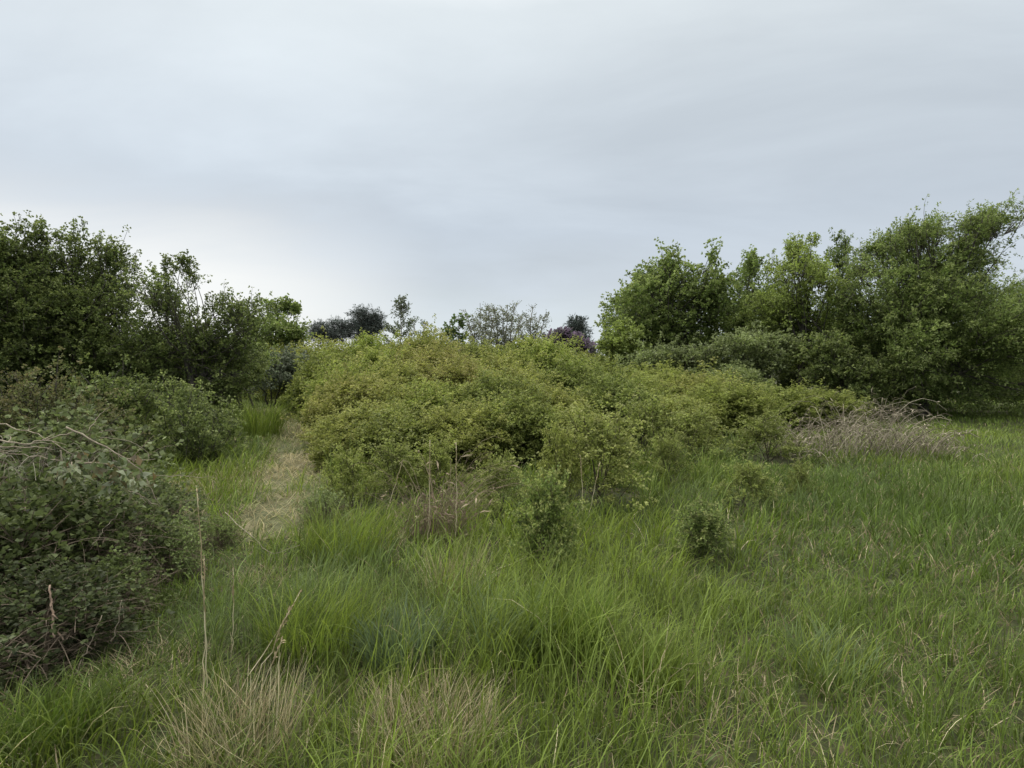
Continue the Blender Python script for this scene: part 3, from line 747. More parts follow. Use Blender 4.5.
for i, (k, px, d, dia, h, lab, tint) in enumerate(rows):
    place(k, px, d, dia * 1.17, h * (1.06 + .10 * math.sin(i * 2.7)), lab, TH, i * 2.1, tuple((0.5 + 0.5 * q) * w for q, w in zip(tint, (1.03, 1.0, 0.96))))

YS = 'small shrubs standing in the meadow grass'
for i, (k, px, py, w, h, lab, tint) in enumerate([
    ('S', 545, 576, 74, 78, 'upright dark sapling in the grass, just left of the wide pale olive bush', (1.0, 1.0, 0.95)),
    ('S', 708, 554, 62, 40, 'small round dark shrub alone in the open grass right of the middle', (0.85, 0.85, 0.85)),
    ('T', 745, 508, 56, 34, 'tiny open shrub in the grass, above the small round dark one', (0.9, 0.95, 0.9)),
    ('T', 668, 488, 44, 36, 'thin small shrub at the foot of the thicket, left of the tiny open one', (0.85, 0.9, 0.85)),
    ('T', 805, 500, 30, 28, 'smallest sprig of a shrub in the grass, below the dead bramble heap', (0.8, 0.9, 0.8)),
    ('T', 600, 498, 105, 66, 'wide pale olive bush standing forward of the thicket', (1, 1, 1)),
    ('T', 640, 470, 80, 50, 'pale olive bush at the thicket edge, behind the wide pale olive bush', (0.95, 1, 0.95)),
    ('T', 500, 520, 60, 50, 'thin leafy sapling left of the upright dark sapling', (0.9, 1, 0.9)),
    ('T', 440, 500, 60, 44, 'low leafy shrub growing through the dry stalks at the thicket front', (0.95, 1, 0.9)),
    ('T', 560, 505, 50, 60, 'slender light sprig between the upright dark sapling and the wide pale olive bush', (1, 1, 0.9)),
    ('T', 690, 462, 70, 40, 'low pale shrub at the right foot of the thicket, above the thin small shrub', (0.9, 1, 0.9)),
    ('T', 770, 462, 70, 34, 'low green shrub touching the left end of the dead bramble heap', (0.8, 0.92, 0.8)),
    ('T', 350, 515, 60, 46, 'scruffy low shrub on the right edge of the mown path, in tall bright grass', (0.95, 1, 0.9)),
    ('T', 392, 505, 70, 45, 'sprawling pale green bush at the near foot of the thicket, left of the brown stalks', (0.85, 0.95, 0.9)),
]):
    g = G(px, py); s = g[1] / F_PX
    place(k, px, g[1], w * s * 1.15, h * s * 1.25, lab, YS, i * 1.7, tint)

# brambles over the brush heap on the left
BR = 'brambles growing over the heap of branches'
for i, (px, d, dia, h, lab, tint) in enumerate([
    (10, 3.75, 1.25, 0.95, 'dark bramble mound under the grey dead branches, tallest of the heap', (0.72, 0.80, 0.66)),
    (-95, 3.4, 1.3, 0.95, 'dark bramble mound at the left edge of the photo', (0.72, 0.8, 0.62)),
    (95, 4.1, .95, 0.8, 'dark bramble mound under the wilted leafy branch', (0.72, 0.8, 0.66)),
    (140, 4.9, .95, 0.66, 'grey green bramble mound at the right shoulder of the heap', (0.95, 0.95, 1.0)),
    (60, 5.4, 1.6, 1.15, 'bramble mound behind the grey dead branches', (1, 1, 1)),
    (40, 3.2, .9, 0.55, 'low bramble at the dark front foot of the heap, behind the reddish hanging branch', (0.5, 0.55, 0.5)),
    (105, 3.7, 0.62, 0.42, 'low bramble between the dark mound and the tallest pale stalk', (1.1, 1.2, 1.0)),
    (168, 4.4, 0.5, 0.42, 'low light green bramble trailing from the heap into the grass', (1.5, 1.6, 1.4)),
    (218, 5.0, 0.34, 0.26, 'low trailing bramble in front of the path end', (1.4, 1.5, 1.2)),
    (322, 5.6, 0.45, 0.32, 'small grey leaved bramble at the right corner of the path end', (1.4, 1.4, 1.6)),
]):
    place('H', px, d, dia, h, lab, BR, 0.9 + i * 1.9, tint, 'bramble')


# ------------------------------------------------------------------ dead branches, stalks, straw
def stick(name, label, cat, pts, r0, r1, mat, group=None, seed=1, twigs=0, wob=0.004, twl=0.25):
    """A dead branch: a bent tapering stick with broken side twigs."""
    rng = np.random.default_rng(seed)
    pts = np.array(pts, float)
    n = 14
    t = np.linspace(0, len(pts) - 1, n)
    pl = np.stack([np.interp(t, np.arange(len(pts)), pts[:, k]) for k in range(3)], 1)
    pl[1:-1] = pl[1:-1] * .5 + (pl[:-2] + pl[2:]) * .25
    pl[1:-1] += rng.normal(0, wob, (n - 2, 3))
    base = pl[0].copy()
    pl -= base
    g = Geo(); g.add(*tubes(pl[None], np.linspace(r0, r1, n)[None] * rng.uniform(.9, 1.1, (1, n)), 7, True))
    if not twigs:
        o = g.obj(name, mat, None, True); o.location = base
        return tag(o, label, cat, group)
    root = empty(name, base, label, cat, group)
    g.obj('stem', mat, root, True)
    L = np.linalg.norm(pl[-1])
    for k in range(twigs):
        i = rng.integers(3, n - 1); dr = norm(norm(pl[min(i + 1, n - 1)] - pl[i - 1]) * .8 + rng.normal(0, .6, 3))
        e = pl[i] + dr * L * twl * rng.uniform(.5, 1.2)
        q = Geo(); q.add(*tubes(bezier(pl[i][None], ((pl[i] + e) / 2 + rng.normal(0, .02, 3))[None], e[None], 6), np.linspace(r1 * 1.1, r1 * .4, 6)[None], 4))
        q.obj('side_twig', mat, root, True)
    return root


DB = 'dead branches lying on the bramble heap'
sticks = [
    ('long straight pale branch slanting down right across the top of the heap', [P(66, 427, 3.7), P(100, 443, 3.75), P(140, 468, 3.8), P(160, 505, 3.9)], .010, .004, 3),
    ('grey curved branch sagging from the left edge towards the pale straight branch', [P(-20, 436, 3.4), P(20, 445, 3.45), P(45, 440, 3.55), P(72, 432, 3.7)], .009, .004, 4),
    ('grey branch running level along the left edge of the heap', [P(-20, 450, 3.3), P(10, 447, 3.35), P(48, 448, 3.45)], .009, .004, 3),
    ('thin brown branch pointing from left edge to the wilted leaves', [P(-20, 447, 3.3), P(20, 455, 3.4), P(62, 461, 3.5)], .006, .003, 2),
    ('bleached branch curving from the top left down to the wilted leaves', [P(0, 424, 3.5), P(35, 433, 3.5), P(75, 455, 3.55)], .006, .003, 2),
    ('hooked pale branch stub standing beside the wilted leaves', [P(60, 450, 3.4), P(61, 463, 3.4), P(68, 471, 3.42), P(72, 462, 3.45)], .007, .004, 0),
    ('thin arched cane above the heap, bent sharply down at its right end', [P(100, 438, 4.2), P(125, 439, 4.3), P(150, 453, 4.4), P(146, 465, 4.4)], .004, .0025, 0),
    ('thin forked cane sticking up behind the heap', [P(88, 432, 4.4), P(97, 417, 4.5), P(110, 407, 4.6)], .005, .002, 2),
    ('broken reddish branch with a white cut end hanging at the front of the heap', [P(50, 585, 3.05), P(51, 610, 3.0), P(54, 638, 2.95)], .008, .009, 3),
    ('two pronged thin brown branch under the wilted leaves', [P(125, 488, 3.7), P(142, 496, 3.75), P(160, 507, 3.8)], .006, .003, 3),
    ('thin pale stick slanting out of the dark foot of the heap', [P(70, 683, 2.95), P(85, 655, 3.0), P(102, 615, 3.1)], .005, .003, 0),
    ('short pale stick leaning in the grass at the right foot of the heap', [P(111, 642, 3.1), P(117, 625, 3.12), P(122, 600, 3.15)], .004, .002, 0),
    ('long dry cane slanting low from the left edge towards the grass', [P(-10, 640, 2.9), P(20, 652, 2.95), P(50, 664, 3.0)], .004, .003, 0),
    ('thin grey stick crossing the dark middle of the heap', [P(92, 545, 3.35), P(105, 528, 3.4), P(118, 513, 3.45)], .004, .002, 1),
    ('pale thin cane lying level at the right shoulder of the heap', [P(150, 476, 4.3), P(180, 476, 4.4), P(214, 478, 4.5)], .004, .002, 1),
    ('thin looping cane trailing from the heap to the path end', [P(225, 512, 4.6), P(250, 535, 4.4), P(272, 555, 4.3), P(300, 545, 4.3)], .004, .002, 0),
]
for i, (lab, pts, r0, r1, tw) in enumerate(sticks):
    stick('dead_branch', lab, 'branch', pts, r0 * .6, r1 * .7, M_DEAD if i != 8 else noise_mat('red_bark', (0.20, 0.14, 0.10), (0.33, 0.25, 0.19), 20), DB, 200 + i, tw)


def wilted_branch():
    rng = np.random.default_rng(77)
    base = P(62, 462, 3.35)
    root = empty('wilted_branch', base, 'cut branch of large limp pale green leaves lying on top of the bramble heap', 'branch', None)
    pl = np.array([P(66, 468, 3.35), P(90, 462, 3.38), P(112, 460, 3.42), P(140, 478, 3.5)]) - base
    pl = bezier(pl[:1], (pl[1:2] + pl[2:3]) / 2 + np.array([0, 0, .04]), pl[3:], 10)
    g = Geo(); g.add(*tubes(pl, np.linspace(.008, .003, 10)[None], 6, True)); g.obj('stem', M_DEAD, root, True)
    lv = Geo()
    N = 170
    t = rng.integers(1, 10, N)
    pos = pl[0][t] + rng.normal(0, .05, (N, 3)) * np.array([1, 1.2, .8]) + np.array([0, -.02, -.02])
    D = norm(rng.normal(0, .7, (N, 3)) + np.array([0.1, -.5, -.5]))
    V, Fq = leaves(rng, pos, D, rng.uniform(.035, .075, N), 0.5, 0.3, 0.2)
    lv.add(V, Fq, pick(rng, N, [(0.30, 0.33, 0.23), (0.16, 0.20, 0.10), (0.09, 0.12, 0.05), (0.20, 0.21, 0.12), (0.13, 0.10, 0.05)]))
    lv.obj('leaves', M_LEAF, root)


wilted_branch()

STALK = noise_mat('straw_stalk', (0.42, 0.37, 0.23), (0.58, 0.52, 0.36), 10)


def stalk(label, pts, r=.0028, group='tall dry stalks in the grass', seed=1, head=True):
    rng = np.random.default_rng(seed)
    pts = np.array(pts, float); n = 12
    t = np.linspace(0, len(pts) - 1, n)
    pl = np.stack([np.interp(t, np.arange(len(pts)), pts[:, k]) for k in range(3)], 1)
    pl[1:-1] += rng.normal(0, .004, (n - 2, 3))
    base = pl[0].copy(); base[2] = float(terrain(base[0], base[1])); pl = pl - base
    root = empty('dry_stalk', base, label, 'stalk', group)
    g = Geo(); g.add(*tubes(pl[None], np.linspace(r, r * .5, n)[None], 5, True)); g.obj('stem', STALK, root, True)
    q = Geo(); N = 22 if head else 6
    pos = pl[-1] + (pl[-4] - pl[-1]) * rng.uniform(0, .9, (N, 1)); D = norm(pl[-1] - pl[-4] + rng.normal(0, .06, (N, 3)))
    V, Fq = tubes(pl[None, -4:], np.array([[1.25, 1.6, 1.3, .5]]) * r * .55, 5); q.add(V, Fq, np.array((.36, .30, .18)))
    V, Fq = leaves(rng, pos, D, rng.uniform(.012, .03, N), .3); q.add(V, Fq, pick(rng, N, [(.38, .31, .19), (.30, .24, .15)]))
    q.obj('seed_head', M_DRY, root)


def gp(px, py):
    return G(px, py)


def upright(px0, py0, px1, py1, dd=0.0):
    g = G(px0, py0)
    top = P(px1, py1, g[1] + dd)
    m_ = (g + top) / 2
    return [g, m_ * .6 + g * .4 + np.array([.006, 0, 0]), top]


for i, (lab, a) in enumerate([
    ('tallest pale stalk rising alone left of the straw tuft in the near grass', (208, 700, 197, 492)),
    ('slightly shorter pale stalk crossing close to the tallest one', (204, 700, 204, 555)),
    ('thin brown stalk right of the two tall pale stalks', (231, 660, 233, 568)),
    ('pale stalk leaning right out of the straw tuft, upper of the leaning trio', (225, 712, 300, 592)),
    ('pale stalk leaning right out of the straw tuft, lower of the leaning trio', (238, 715, 290, 610)),
    ('pale stalk leaning right out of the straw tuft, shortest of the leaning trio', (250, 712, 282, 640)),
    ('dry stalk standing tallest among the brown grass at the thicket front', (428, 545, 430, 440)),
    ('dry stalk right of the tallest one at the thicket front', (455, 545, 456, 442)),
    ('dry stalk leaning left at the thicket front', (385, 520, 402, 462)),
    ('stalk standing before the wide pale olive bush', (583, 515, 580, 455)),
    ('stalk slanting before the wide pale olive bush', (588, 515, 600, 462)),
    ('bleached stalk bent down across the upright dark sapling', (480, 575, 570, 536)),
    ('pale stick lying aslant in the grass near the right edge', (968, 552, 1000, 530)),
    ('leaning stalk at the right end of the dead bramble heap', (908, 452, 892, 404)),
    ('pale long stalk leaning over the top of the dead bramble heap', (880, 440, 830, 398)),
    ('pale stalk lying in the grass at the lower left corner of the photo', (2, 757, 40, 740)),
]):
    stalk(lab, upright(*a), seed=300 + i, r=.0032 if a[1] > 600 else .0046)


def dead_heap(name, label, px, py, w, h, n, seed, pal, cat='dead brambles', rad=.004, lean=0.3, d=None, litter=3, rise=(.1, .7), sway=1.1, arch=(.25, .8)):
    rng = np.random.default_rng(seed)
    c = G(px, py) if d is None else P(px, py, d); s = c[1] / F_PX; W, H = w * s, h * s
    root = empty(name, c, label, cat)
    g = Geo()
    a = np.stack([rng.uniform(-.5, .5, n) * W, rng.uniform(-.45, .45, n) * W * .55, np.zeros(n) - .02], 1)
    prof = np.clip(1 - (np.abs(a[:, 0]) / (W * .56)) ** 2, .12, 1)
    az = rng.normal(0.0, sway, n); az = np.where(rng.uniform(size=n) < lean, az + math.pi, az)
    ln = H * prof * rng.uniform(.6, 1.25, n)
    e = a + np.stack([np.cos(az) * ln * rng.uniform(.3, 1.15, n), np.sin(az) * ln * .6, ln * rng.uniform(*rise, n)], 1)
    b = (a + e) / 2; b[:, 2] += ln * rng.uniform(*arch, n)
    if not litter:      # few canes: each one a part
        for i in range(n):
            q = Geo(); V, Fq = tubes(bezier(a[i:i + 1], b[i:i + 1], e[i:i + 1], 7), np.linspace(1, .45, 7)[None] * rng.uniform(.5, 1.2) * rad, 4)
            q.add(V, Fq, pick(rng, 1, pal)[0]); q.obj('cane', M_DRY, root)
        return root
    V, Fq = tubes(bezier(a, b, e, 7), (np.linspace(1, .45, 7)[None] * rng.uniform(.5, 1.2, (n, 1)) * rad), 4)
    C = np.repeat(pick(rng, n, pal), 6 * 4, 0); g.add(V, Fq, C)
    g.obj('canes', M_DRY, root)
    k = n * litter
    q = Geo(); j = rng.integers(0, n, k)
    t = rng.uniform(0.1, 1, (k, 1)); pos = (1 - t) ** 2 * a[j] + 2 * t * (1 - t) * b[j] + t * t * e[j]
    V, Fq = leaves(rng, pos, norm(rng.normal(size=(k, 3))), rng.uniform(.03, .12, k), .16); q.add(V, Fq, pick(rng, k, pal))
    q.obj('dead_leaves', M_DRY, root)
    return root


PAL_DEAD = [(0.33, 0.29, 0.235), (0.45, 0.41, 0.34), (0.21, 0.18, 0.145)]
PAL_STRAW = [(0.40, 0.345, 0.20), (0.31, 0.265, 0.15), (0.48, 0.43, 0.28), (0.23, 0.185, 0.11)]
dead_heap('dead_bramble_heap', 'grey brown heap of dead tangled bramble canes lying in the grass before the right trees', 856, 457, 176, 72, 480, 401, [(0.33, 0.292, 0.21), (0.43, 0.388, 0.29), (0.20, 0.172, 0.125), (0.11, 0.095, 0.07)], rad=.0046, lean=0.22, rise=(.0, .6), sway=.8, arch=(.4, 1.0))
dead_heap('dead_weed_clump', 'red brown clump of dead weeds standing at the thicket front', 437, 540, 60, 88, 230, 402, [(0.24, 0.185, 0.13), (0.33, 0.275, 0.19), (0.16, 0.12, 0.085)], 'dead weeds', .002, litter=1, rise=(.5, 1.0))
dead_heap('dead_bramble_heap', 'faded grey canes tangled on top of the bramble heap at the left edge', 20, 470, 200, 46, 60, 403, PAL_DEAD, rad=.0022, d=3.8, litter=0)


# ------------------------------------------------------------------ distinct grass tufts
G1, G2, G3, G4 = (0.112, 0.158, 0.034), (0.190, 0.242, 0.050), (0.130, 0.175, 0.074), (0.074, 0.116, 0.025)


def tuft(name, label, px, py, w, h, n, seed, pal, group, mat=None, th=(0.05, 0.45), th1=(0.5, 1.7), wd=.005, cat='grass tuft', lean=0.15, spread=.8):
    rng = np.random.default_rng(seed)
    c = G(px, py); s = c[1] / F_PX
    R_ = w * s * .5
    rr = R_ * spread * np.sqrt(rng.uniform(0, 1, n)); an = rng.uniform(0, 6.28, n)
    root = np.stack([rr * np.cos(an), rr * np.sin(an), np.full(n, -.01)], 1)
    az = an + rng.normal(0, .9, n)
    if lean: az = np.where(rng.uniform(size=n) < lean, rng.normal(0.1, .5, n), az)
    g = Geo()
    blades(rng, root, az, h * s * rng.uniform(.6, 1.25, n), wd * rng.uniform(.6, 1.3, n), rng.uniform(*th, n), rng.uniform(*th1, n), 6, pick(rng, n, pal), g)
    o = g.obj(name, mat or M_GRASS, None); o.location = c
    return tag(o, label, cat, group)


GT = 'grass tufts that stand out of the meadow'
tuft('grass_tuft', 'dense bright green tuft with drooping tips, in the near grass right of centre', 566, 652, 90, 74, 800, 501, [G2, (0.11, 0.175, 0.035)], GT)
tuft('grass_tuft', 'tall bright yellow green grass beside the lower left of the thicket', 345, 560, 110, 62, 520, 502, [G2, G2, G1], GT, lean=.4)
tuft('grass_tuft', 'bright upright grass tuft at the left edge of the mown path', 262, 440, 46, 40, 500, 503, [G2, G1], GT, wd=.009)
tuft('grass_tuft', 'lush light green tuft left of centre, right of the leaning pale stalks', 318, 650, 130, 78, 560, 504, [G2, G1], GT, lean=.4)
tuft('grass_tuft', 'blue green tuft of broad blades at the bottom, above the brown straw', 400, 668, 80, 60, 400, 505, [G3, (0.11, 0.15, 0.08)], GT, wd=.007)
tuft('grass_tuft', 'light tuft of broad arching blades left of the dense bright tuft', 500, 665, 90, 75, 450, 506, [G2, G3], GT, wd=.0065, lean=.5)
tuft('grass_tuft', 'deep green tuft in the lower left corner of the meadow', 50, 735, 120, 60, 600, 507, [G4, G1], GT, lean=.3)
tuft('grass_tuft', 'broad bladed pale tuft in the lower right half, above a brown patch', 830, 672, 110, 45, 450, 508, [G3, G2], GT, wd=.006, lean=.5)
tuft('grass_tuft', 'light green tuft at the bottom edge, right of the dense bright tuft', 650, 690, 80, 60, 500, 509, [G2, G1], GT, lean=.3)
tuft('grass_tuft', 'round weedy tuft of pale leaves in the short grass near the right edge', 957, 508, 56, 22, 320, 510, [(0.14, 0.17, 0.07), G1], GT, wd=.012)
ST = 'dry straw tufts in the meadow'
tuft('straw_tuft', 'big pale straw tuft at the lower left with stalks leaning out of it', 245, 752, 105, 78, 520, 521, PAL_STRAW + [G1], ST, M_DRY, th1=(.2, 1.2), cat='straw tuft', th=(0.0, 0.9), spread=1.15, wd=.0028)
tuft('straw_tuft', 'brown straw tuft at the bottom edge below the blue green blades', 425, 752, 115, 62, 950, 522, PAL_STRAW + [G1], ST, M_DRY, th1=(.3, 1.8), cat='straw tuft', th=(0.0, 0.9), spread=1.15, wd=.003)
tuft('straw_tuft', 'small flattened straw tuft left of the red brown dead weeds', 386, 552, 34, 24, 160, 523, PAL_STRAW, ST, M_DRY, th1=(.8, 1.9), cat='straw tuft', th=(0.0, 0.9), spread=1.15, wd=.004)
tuft('straw_tuft', 'thin straw tuft below the red brown dead weeds', 448, 600, 40, 60, 160, 524, PAL_STRAW, ST, M_DRY, th1=(.1, 1.0), cat='straw tuft', th=(0.0, 0.9), spread=1.15, wd=.003)
tuft('straw_tuft', 'matted straw patch in the grass below the bramble heap', 150, 668, 90, 26, 380, 525, PAL_STRAW, ST, M_DRY, spread=1.3, th=(.6, 1.2), th1=(1.1, 1.9), cat='straw tuft', wd=.003)
tuft('straw_tuft', 'pale straw patch in front of the path end', 265, 582, 40, 24, 240, 526, PAL_STRAW, ST, M_DRY, spread=1.3, th=(.3, 1.1), th1=(1.0, 1.9), cat='straw tuft', wd=.003)


# ------------------------------------------------------------------ meadow grass
def in_view(x, y):
    return np.abs(x) < 1.0 * y + 1.2


def thick(x, y):
    """How deep inside shrubs a point stands (for thinning the grass there)."""
    v = np.zeros_like(x)
    for (sx, sy, sr) in PLACED:
        v = np.maximum(v, 1 - np.hypot(x - sx, y - sy) / sr)
    return v


def heap_near(x, y):
    v = np.zeros(np.shape(x), bool)
    for (a, b, r_) in [(425, 752, .16), (245, 760, .1), (150, 672, .25), (265, 590, .2), (386, 556, .2), (437, 555, .3), (425, 768, .12)]:
        g_ = G(a, b); v |= np.hypot(x - g_[0], y - g_[1]) < r_
    for (sx, sy, sr) in HEAP:
        v |= np.hypot(x - sx, y - sy) < sr + 0.35
    return v


def meadow():
    rng = np.random.default_rng(900)
    g = Geo(); dry = Geo()
    bands = [(1.2, 4.2, 0.12, 22, 0.0052, 6), (4.2, 8.0, 0.165, 20, 0.0085, 5), (8.0, 14.0, 0.24, 22, 0.0135, 4), (14.0, 27.0, 0.36, 22, 0.021, 3)]
    for (y0, y1, sp, nb, wd, sg) in bands:
        X, Y = np.meshgrid(np.arange(-1.0 * y1 - 1.2, 1.0 * y1 + 1.2, sp), np.arange(y0, y1, sp))
        x = (X + rng.uniform(-.5, .5, X.shape) * sp).ravel(); y = (Y + rng.uniform(-.5, .5, X.shape) * sp).ravel()
        k = in_view(x, y) & (path_dist(x, y) > -0.02 + 0.12 * fbm(x, y, 44, 3.0) - .35 * (y < 5.3) - .6 * (rng.uniform(size=x.shape) < .07)) & (thick(x, y) < 0.35)
        if y0 >= 14:  # behind the thicket and the trees nothing shows
            k &= (x > 3.0) | (x < -5.5)
            k &= rng.uniform(size=len(x)) < 0.9
        x, y = x[k], y[k]
        T = len(x)
        lush = fbm(x, y, 3, 0.9); tone = fbm(x, y, 5, 0.55); dryn = fbm(x, y, 8, 1.1); ln = fbm(x, y, 9, 0.5)
        right = np.clip((x / np.maximum(y, 1) - 0.25) / 0.3, 0, 1)
        hgt = np.clip(0.36 + 0.13 * lush - 0.13 * right, 0.19, 0.60) * rng.uniform(.75, 1.2, T)
        hgt = hgt * np.where(heap_near(x, y), 0.4, 1.0) * np.clip(1.0 + 0.42 * fbm(x, y, 31, 3.2), .55, 1.5)
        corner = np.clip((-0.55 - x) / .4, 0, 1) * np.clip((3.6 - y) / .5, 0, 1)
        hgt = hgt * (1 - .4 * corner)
        if y0 >= 8: hgt = hgt * np.interp(y, [8, 14], [0.85, 0.62])
        nb_ = nb
        rx = np.repeat(x, nb_); ry = np.repeat(y, nb_)
        N = len(rx)
        an = rng.uniform(0, 6.28, N); rr = sp * 0.75 * np.sqrt(rng.uniform(0, 1, N))
        px_, py_ = rx + rr * np.cos(an), ry + rr * np.sin(an)
        taz = np.repeat(0.3 + 1.3 * ln + rng.normal(0, .8, T), nb_)
        az = np.where(rng.uniform(size=N) < 0.5, an + rng.normal(0, .6, N), taz + rng.normal(0, .55, N))
        L = np.repeat(hgt, nb_) * rng.uniform(.45, 1.3, N)
        low = rng.uniform(size=N) < .28
        L = np.where(low, rng.uniform(.10, .2, N), L)
        th0 = np.abs(rng.normal(0.16, .24, N)); th1 = rng.uniform(.3, 2.3, N) + .4 * np.repeat(corner, nb_)
        th0 = np.where(low, rng.uniform(.5, 1.3, N), th0)
        W = wd * rng.uniform(.55, 1.35, N)
        t = np.clip(0.5 + 0.55 * np.repeat(tone, nb_) + rng.normal(0, .2, N), 0, 1)[:, None]
        C = np.array(G4) * (1 - t) + np.array(G2) * t
        C = C * .7 + np.array(G1) * .3
        blue = np.clip(np.repeat(fbm(x, y, 14, 1.4), nb_) * 1.2 + rng.normal(0, .3, N) - .35, 0, .65)[:, None]
        C = C * (1 - blue) + np.array(G3) * blue
        C = C * np.repeat(rng.uniform(.72, 1.3, T), nb_)[:, None] * rng.uniform(.6, 1.4, (N, 1))
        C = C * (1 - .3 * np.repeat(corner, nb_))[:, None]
        dr = np.clip(np.repeat(dryn * .8 + .35 * corner, nb_) * .6 + rng.uniform(-.9, .35, N), 0, 1)
        pdry = .04 + (.40 - .28 * np.repeat(right, nb_)) * np.clip((np.repeat(dryn + .5 * corner, nb_) - .3) / .6, 0, 1)
        isdry = rng.uniform(size=N) < pdry
        pz = terrain(px_, py_) - .01
        root = np.stack([px_, py_, pz], 1)
        gk = ~isdry
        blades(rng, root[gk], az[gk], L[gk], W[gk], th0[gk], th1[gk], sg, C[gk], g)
        dk = isdry & (rng.uniform(size=N) < 0.8)
        blades(rng, root[dk], az[dk], L[dk] * .8, W[dk] * .7, th0[dk] + .25, th1[dk] + .2, max(3, sg - 2), pick(rng, int(dk.sum()), PAL_STRAW), dry)
    # short matted undergrowth between the tufts
    N = 90000
    y = 1.3 + 9.0 * rng.uniform(0, 1, N) ** .62; x = rng.uniform(-1, 1, N) * (y + 1.2)
    k = (path_dist(x, y) > -.05) & (thick(x, y) < .35); x, y = x[k], y[k]; N = len(x)
    root = np.stack([x, y, terrain(x, y) - .005], 1)
    isd = rng.uniform(size=N) < .22 + .25 * fbm(x, y, 8, 1.1)
    az = rng.uniform(0, 6.28, N); L = rng.uniform(.07, .2, N); W = (.0035 + .0007 * y) * rng.uniform(.6, 1.3, N); t0 = rng.uniform(.4, 1.35, N); t1 = rng.uniform(1.0, 1.8, N)
    for sel, gg, pal in ((~isd, g, [G1, G4, G3]), (isd, dry, [(0.26, 0.22, 0.13), (0.19, 0.15, 0.09), (0.33, 0.28, 0.17)])):
        blades(rng, root[sel], az[sel], L[sel], W[sel], t0[sel], t1[sel], 3, pick(rng, int(sel.sum()), pal), gg)
    tag(g.obj('grass', M_GRASS), 'long green meadow grass covering the open ground', 'grass', None, 'stuff')
    tag(dry.obj('dry_grass', M_DRY), 'dead straw coloured blades mixed through the meadow grass', 'grass', None, 'stuff')
    # short mown grass and cuttings on the path
    pg = Geo()
    x0, x1 = PATH[:, 0].min() - 1, PATH[:, 0].max() + 1
    N = 80000
    y = rng.uniform(PATH[0, 1] - .4, PATH[-1, 1] + .5, N) ; x = rng.uniform(x0, x1, N)
    k = path_dist(x, y) < 0.05
    x, y = x[k], y[k]; N = len(x)
    root = np.stack([x, y, terrain(x, y) + .005], 1)
    mix = np.clip(.42 + .55 * fbm(x, y, 21, 1.5) + .25 * np.sin(y * 9 + 2 * np.sin(x * 3)) + rng.normal(0, .3, N) + .08 - np.clip((y - 14) / 8, 0, .5), 0, 1)[:, None]
    C = np.array((0.11, 0.145, 0.04)) * (1 - mix) + np.array((0.33, 0.29, 0.165)) * mix
    blades(rng, root, rng.uniform(0, 6.28, N), rng.uniform(.08, .24, N), .0105 * np.interp(y, [5, 20], [1, 2.0]) * rng.uniform(.6, 1.2, N), rng.uniform(.7, 1.4, N), rng.uniform(1.3, 1.8, N), 2,
           C * rng.uniform(.55, 1.35, (N, 1)), pg)
    tag(pg.obj('mown_grass', M_GRASS), 'short mown grass and straw cuttings on the path', 'grass', None, 'stuff')


meadow()


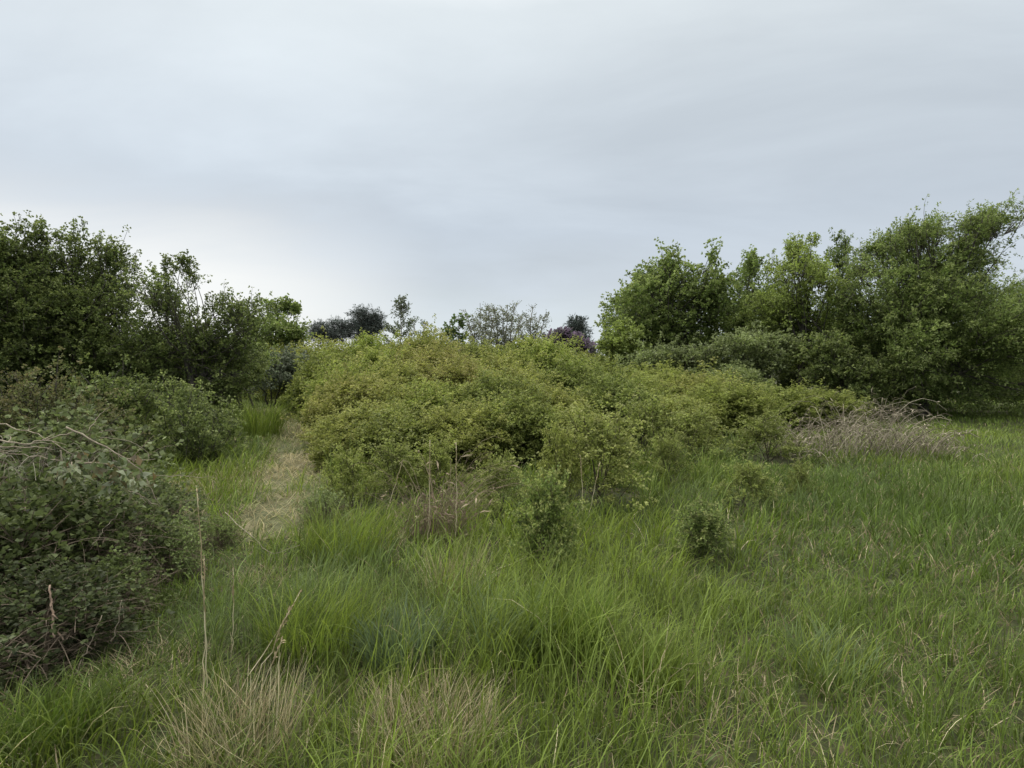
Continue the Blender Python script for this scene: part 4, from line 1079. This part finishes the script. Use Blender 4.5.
# ------------------------------------------------------------------ world, sun, camera
def world():
    w = bpy.data.worlds.new('World'); scn.world = w; w.use_nodes = True
    nt = w.node_tree; nt.nodes.clear(); N, Lk = nt.nodes.new, nt.links.new
    out = N('ShaderNodeOutputWorld')
    sky = N('ShaderNodeTexSky'); sky.sky_type = 'NISHITA'; sky.sun_disc = False
    sky.sun_elevation = R(SUN_EL); sky.sun_rotation = R(SUN_AZ)
    b1 = N('ShaderNodeBackground'); b1.inputs[1].default_value = 0.1; Lk(sky.outputs[0], b1.inputs[0])
    tc = N('ShaderNodeTexCoord'); sx = N('ShaderNodeSeparateXYZ'); Lk(tc.outputs['Generated'], sx.inputs[0])
    # cloud deck seen in perspective: direction divided by its height
    za = N('ShaderNodeMath'); za.operation = 'ADD'; za.inputs[1].default_value = 0.22; Lk(sx.outputs[2], za.inputs[0])
    zm = N('ShaderNodeMath'); zm.operation = 'MAXIMUM'; zm.inputs[1].default_value = 0.05; Lk(za.outputs[0], zm.inputs[0])
    dx = N('ShaderNodeMath'); dx.operation = 'DIVIDE'; Lk(sx.outputs[0], dx.inputs[0]); Lk(zm.outputs[0], dx.inputs[1])
    dy = N('ShaderNodeMath'); dy.operation = 'DIVIDE'; Lk(sx.outputs[1], dy.inputs[0]); Lk(zm.outputs[0], dy.inputs[1])
    cb = N('ShaderNodeCombineXYZ'); Lk(dx.outputs[0], cb.inputs[0]); Lk(dy.outputs[0], cb.inputs[1])
    n1 = N('ShaderNodeTexNoise'); n1.inputs['Scale'].default_value = 0.9; n1.inputs['Detail'].default_value = 7; n1.inputs['Roughness'].default_value = 0.56
    n1.inputs['Distortion'].default_value = 0.4
    mp = N('ShaderNodeMapping'); mp.inputs['Rotation'].default_value = (0, 0, R(25)); mp.inputs['Scale'].default_value = (0.8, 1.5, 1); mp.inputs['Location'].default_value = (3.1, 1.7, 0)
    Lk(cb.outputs[0], mp.inputs[0]); Lk(mp.outputs[0], n1.inputs['Vector'])
    # deck brightness by height above the horizon
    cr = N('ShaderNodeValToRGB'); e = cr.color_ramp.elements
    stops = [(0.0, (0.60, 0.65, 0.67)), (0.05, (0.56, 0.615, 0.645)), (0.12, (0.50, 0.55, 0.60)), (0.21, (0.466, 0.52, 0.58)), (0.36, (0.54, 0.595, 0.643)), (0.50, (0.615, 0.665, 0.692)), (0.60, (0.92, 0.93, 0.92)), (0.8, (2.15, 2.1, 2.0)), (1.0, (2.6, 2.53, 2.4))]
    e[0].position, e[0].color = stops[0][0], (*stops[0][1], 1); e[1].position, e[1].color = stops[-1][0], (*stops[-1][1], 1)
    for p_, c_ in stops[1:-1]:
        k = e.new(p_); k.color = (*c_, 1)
    nv = N('ShaderNodeMath'); nv.operation = 'MULTIPLY_ADD'; nv.inputs[1].default_value = 0.16; nv.inputs[2].default_value = -0.08
    Lk(n1.outputs['Fac'], nv.inputs[0])
    zs = N('ShaderNodeMath'); zs.operation = 'ADD'; Lk(sx.outputs[2], zs.inputs[0]); Lk(nv.outputs[0], zs.inputs[1])
    Lk(zs.outputs[0], cr.inputs[0])
    mr = N('ShaderNodeMapRange'); mr.inputs[1].default_value = .3; mr.inputs[2].default_value = .7; mr.inputs[3].default_value = .90; mr.inputs[4].default_value = 1.10
    Lk(n1.outputs['Fac'], mr.inputs[0])
    mu = N('ShaderNodeMix'); mu.data_type = 'RGBA'; mu.blend_type = 'MULTIPLY'; mu.inputs[0].default_value = 1; Lk(cr.outputs[0], mu.inputs[6]); Lk(mr.outputs[0], mu.inputs[7])
    # thinner, brighter cloud low on the left where the sun stands
    gl = ray(20, 280); gl = gl / np.linalg.norm(gl)
    dt = N('ShaderNodeVectorMath'); dt.operation = 'DOT_PRODUCT'; dt.inputs[1].default_value = tuple(gl)
    ml = N('ShaderNodeVectorMath'); ml.operation = 'NORMALIZE'; Lk(tc.outputs['Generated'], ml.inputs[0]); Lk(ml.outputs[0], dt.inputs[0])
    g1 = N('ShaderNodeMapRange'); g1.interpolation_type = 'SMOOTHSTEP'; g1.inputs[1].default_value = 0.83; g1.inputs[2].default_value = 1.0; g1.inputs[3].default_value = 0; g1.inputs[4].default_value = 1
    Lk(dt.outputs['Value'], g1.inputs[0])
    lo = N('ShaderNodeMapRange'); lo.interpolation_type = 'SMOOTHSTEP'; lo.inputs[1].default_value = 0.07; lo.inputs[2].default_value = 0.29; lo.inputs[3].default_value = 1; lo.inputs[4].default_value = 0
    Lk(zs.outputs[0], lo.inputs[0])
    gm = N('ShaderNodeMath'); gm.operation = 'MULTIPLY'; Lk(g1.outputs[0], gm.inputs[0]); Lk(lo.outputs[0], gm.inputs[1])
    mg = N('ShaderNodeMix'); mg.data_type = 'RGBA'; Lk(gm.outputs[0], mg.inputs[0]); Lk(mu.outputs[2], mg.inputs[6]); mg.inputs[7].default_value = (0.80, 0.805, 0.79, 1)
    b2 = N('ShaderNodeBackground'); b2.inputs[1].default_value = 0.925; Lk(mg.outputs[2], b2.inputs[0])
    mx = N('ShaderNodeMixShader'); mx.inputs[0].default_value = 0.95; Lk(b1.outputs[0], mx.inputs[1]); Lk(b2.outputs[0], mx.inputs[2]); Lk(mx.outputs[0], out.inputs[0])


SUN_EL, SUN_AZ = 48, -50      # azimuth from +Y towards +X
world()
sl = bpy.data.lights.new('sun', 'SUN'); sl.energy = 1.5; sl.angle = R(25); sl.color = (1.0, 0.96, 0.9)
so = bpy.data.objects.new('sun', sl); COL.objects.link(so)
from mathutils import Vector
sd = Vector((math.sin(R(SUN_AZ)) * math.cos(R(SUN_EL)), math.cos(R(SUN_AZ)) * math.cos(R(SUN_EL)), math.sin(R(SUN_EL))))
so.rotation_euler = sd.to_track_quat('Z', 'Y').to_euler(); so.location = (-20, 10, 30)

cam = bpy.data.cameras.new('camera'); cam.sensor_width = 36; cam.lens = 36 * F_PX / 1024; cam.clip_end = 3000; cam.clip_start = 0.05
co = bpy.data.objects.new('camera', cam); COL.objects.link(co)
co.location = (0, 0, EYE); co.rotation_euler = (math.pi / 2 - PITCH, 0, 0)
scn.camera = co
vs = scn.view_settings; vs.view_transform = 'Standard'; vs.look = 'None'; vs.exposure = 0.42; vs.gamma = 1; vs.use_curve_mapping = False
cy = scn.cycles
cy.max_bounces = 5; cy.diffuse_bounces = 3; cy.glossy_bounces = 1; cy.transmission_bounces = 3; cy.transparent_max_bounces = 4
cy.use_denoising = True
cy.caustics_reflective = False; cy.caustics_refractive = False
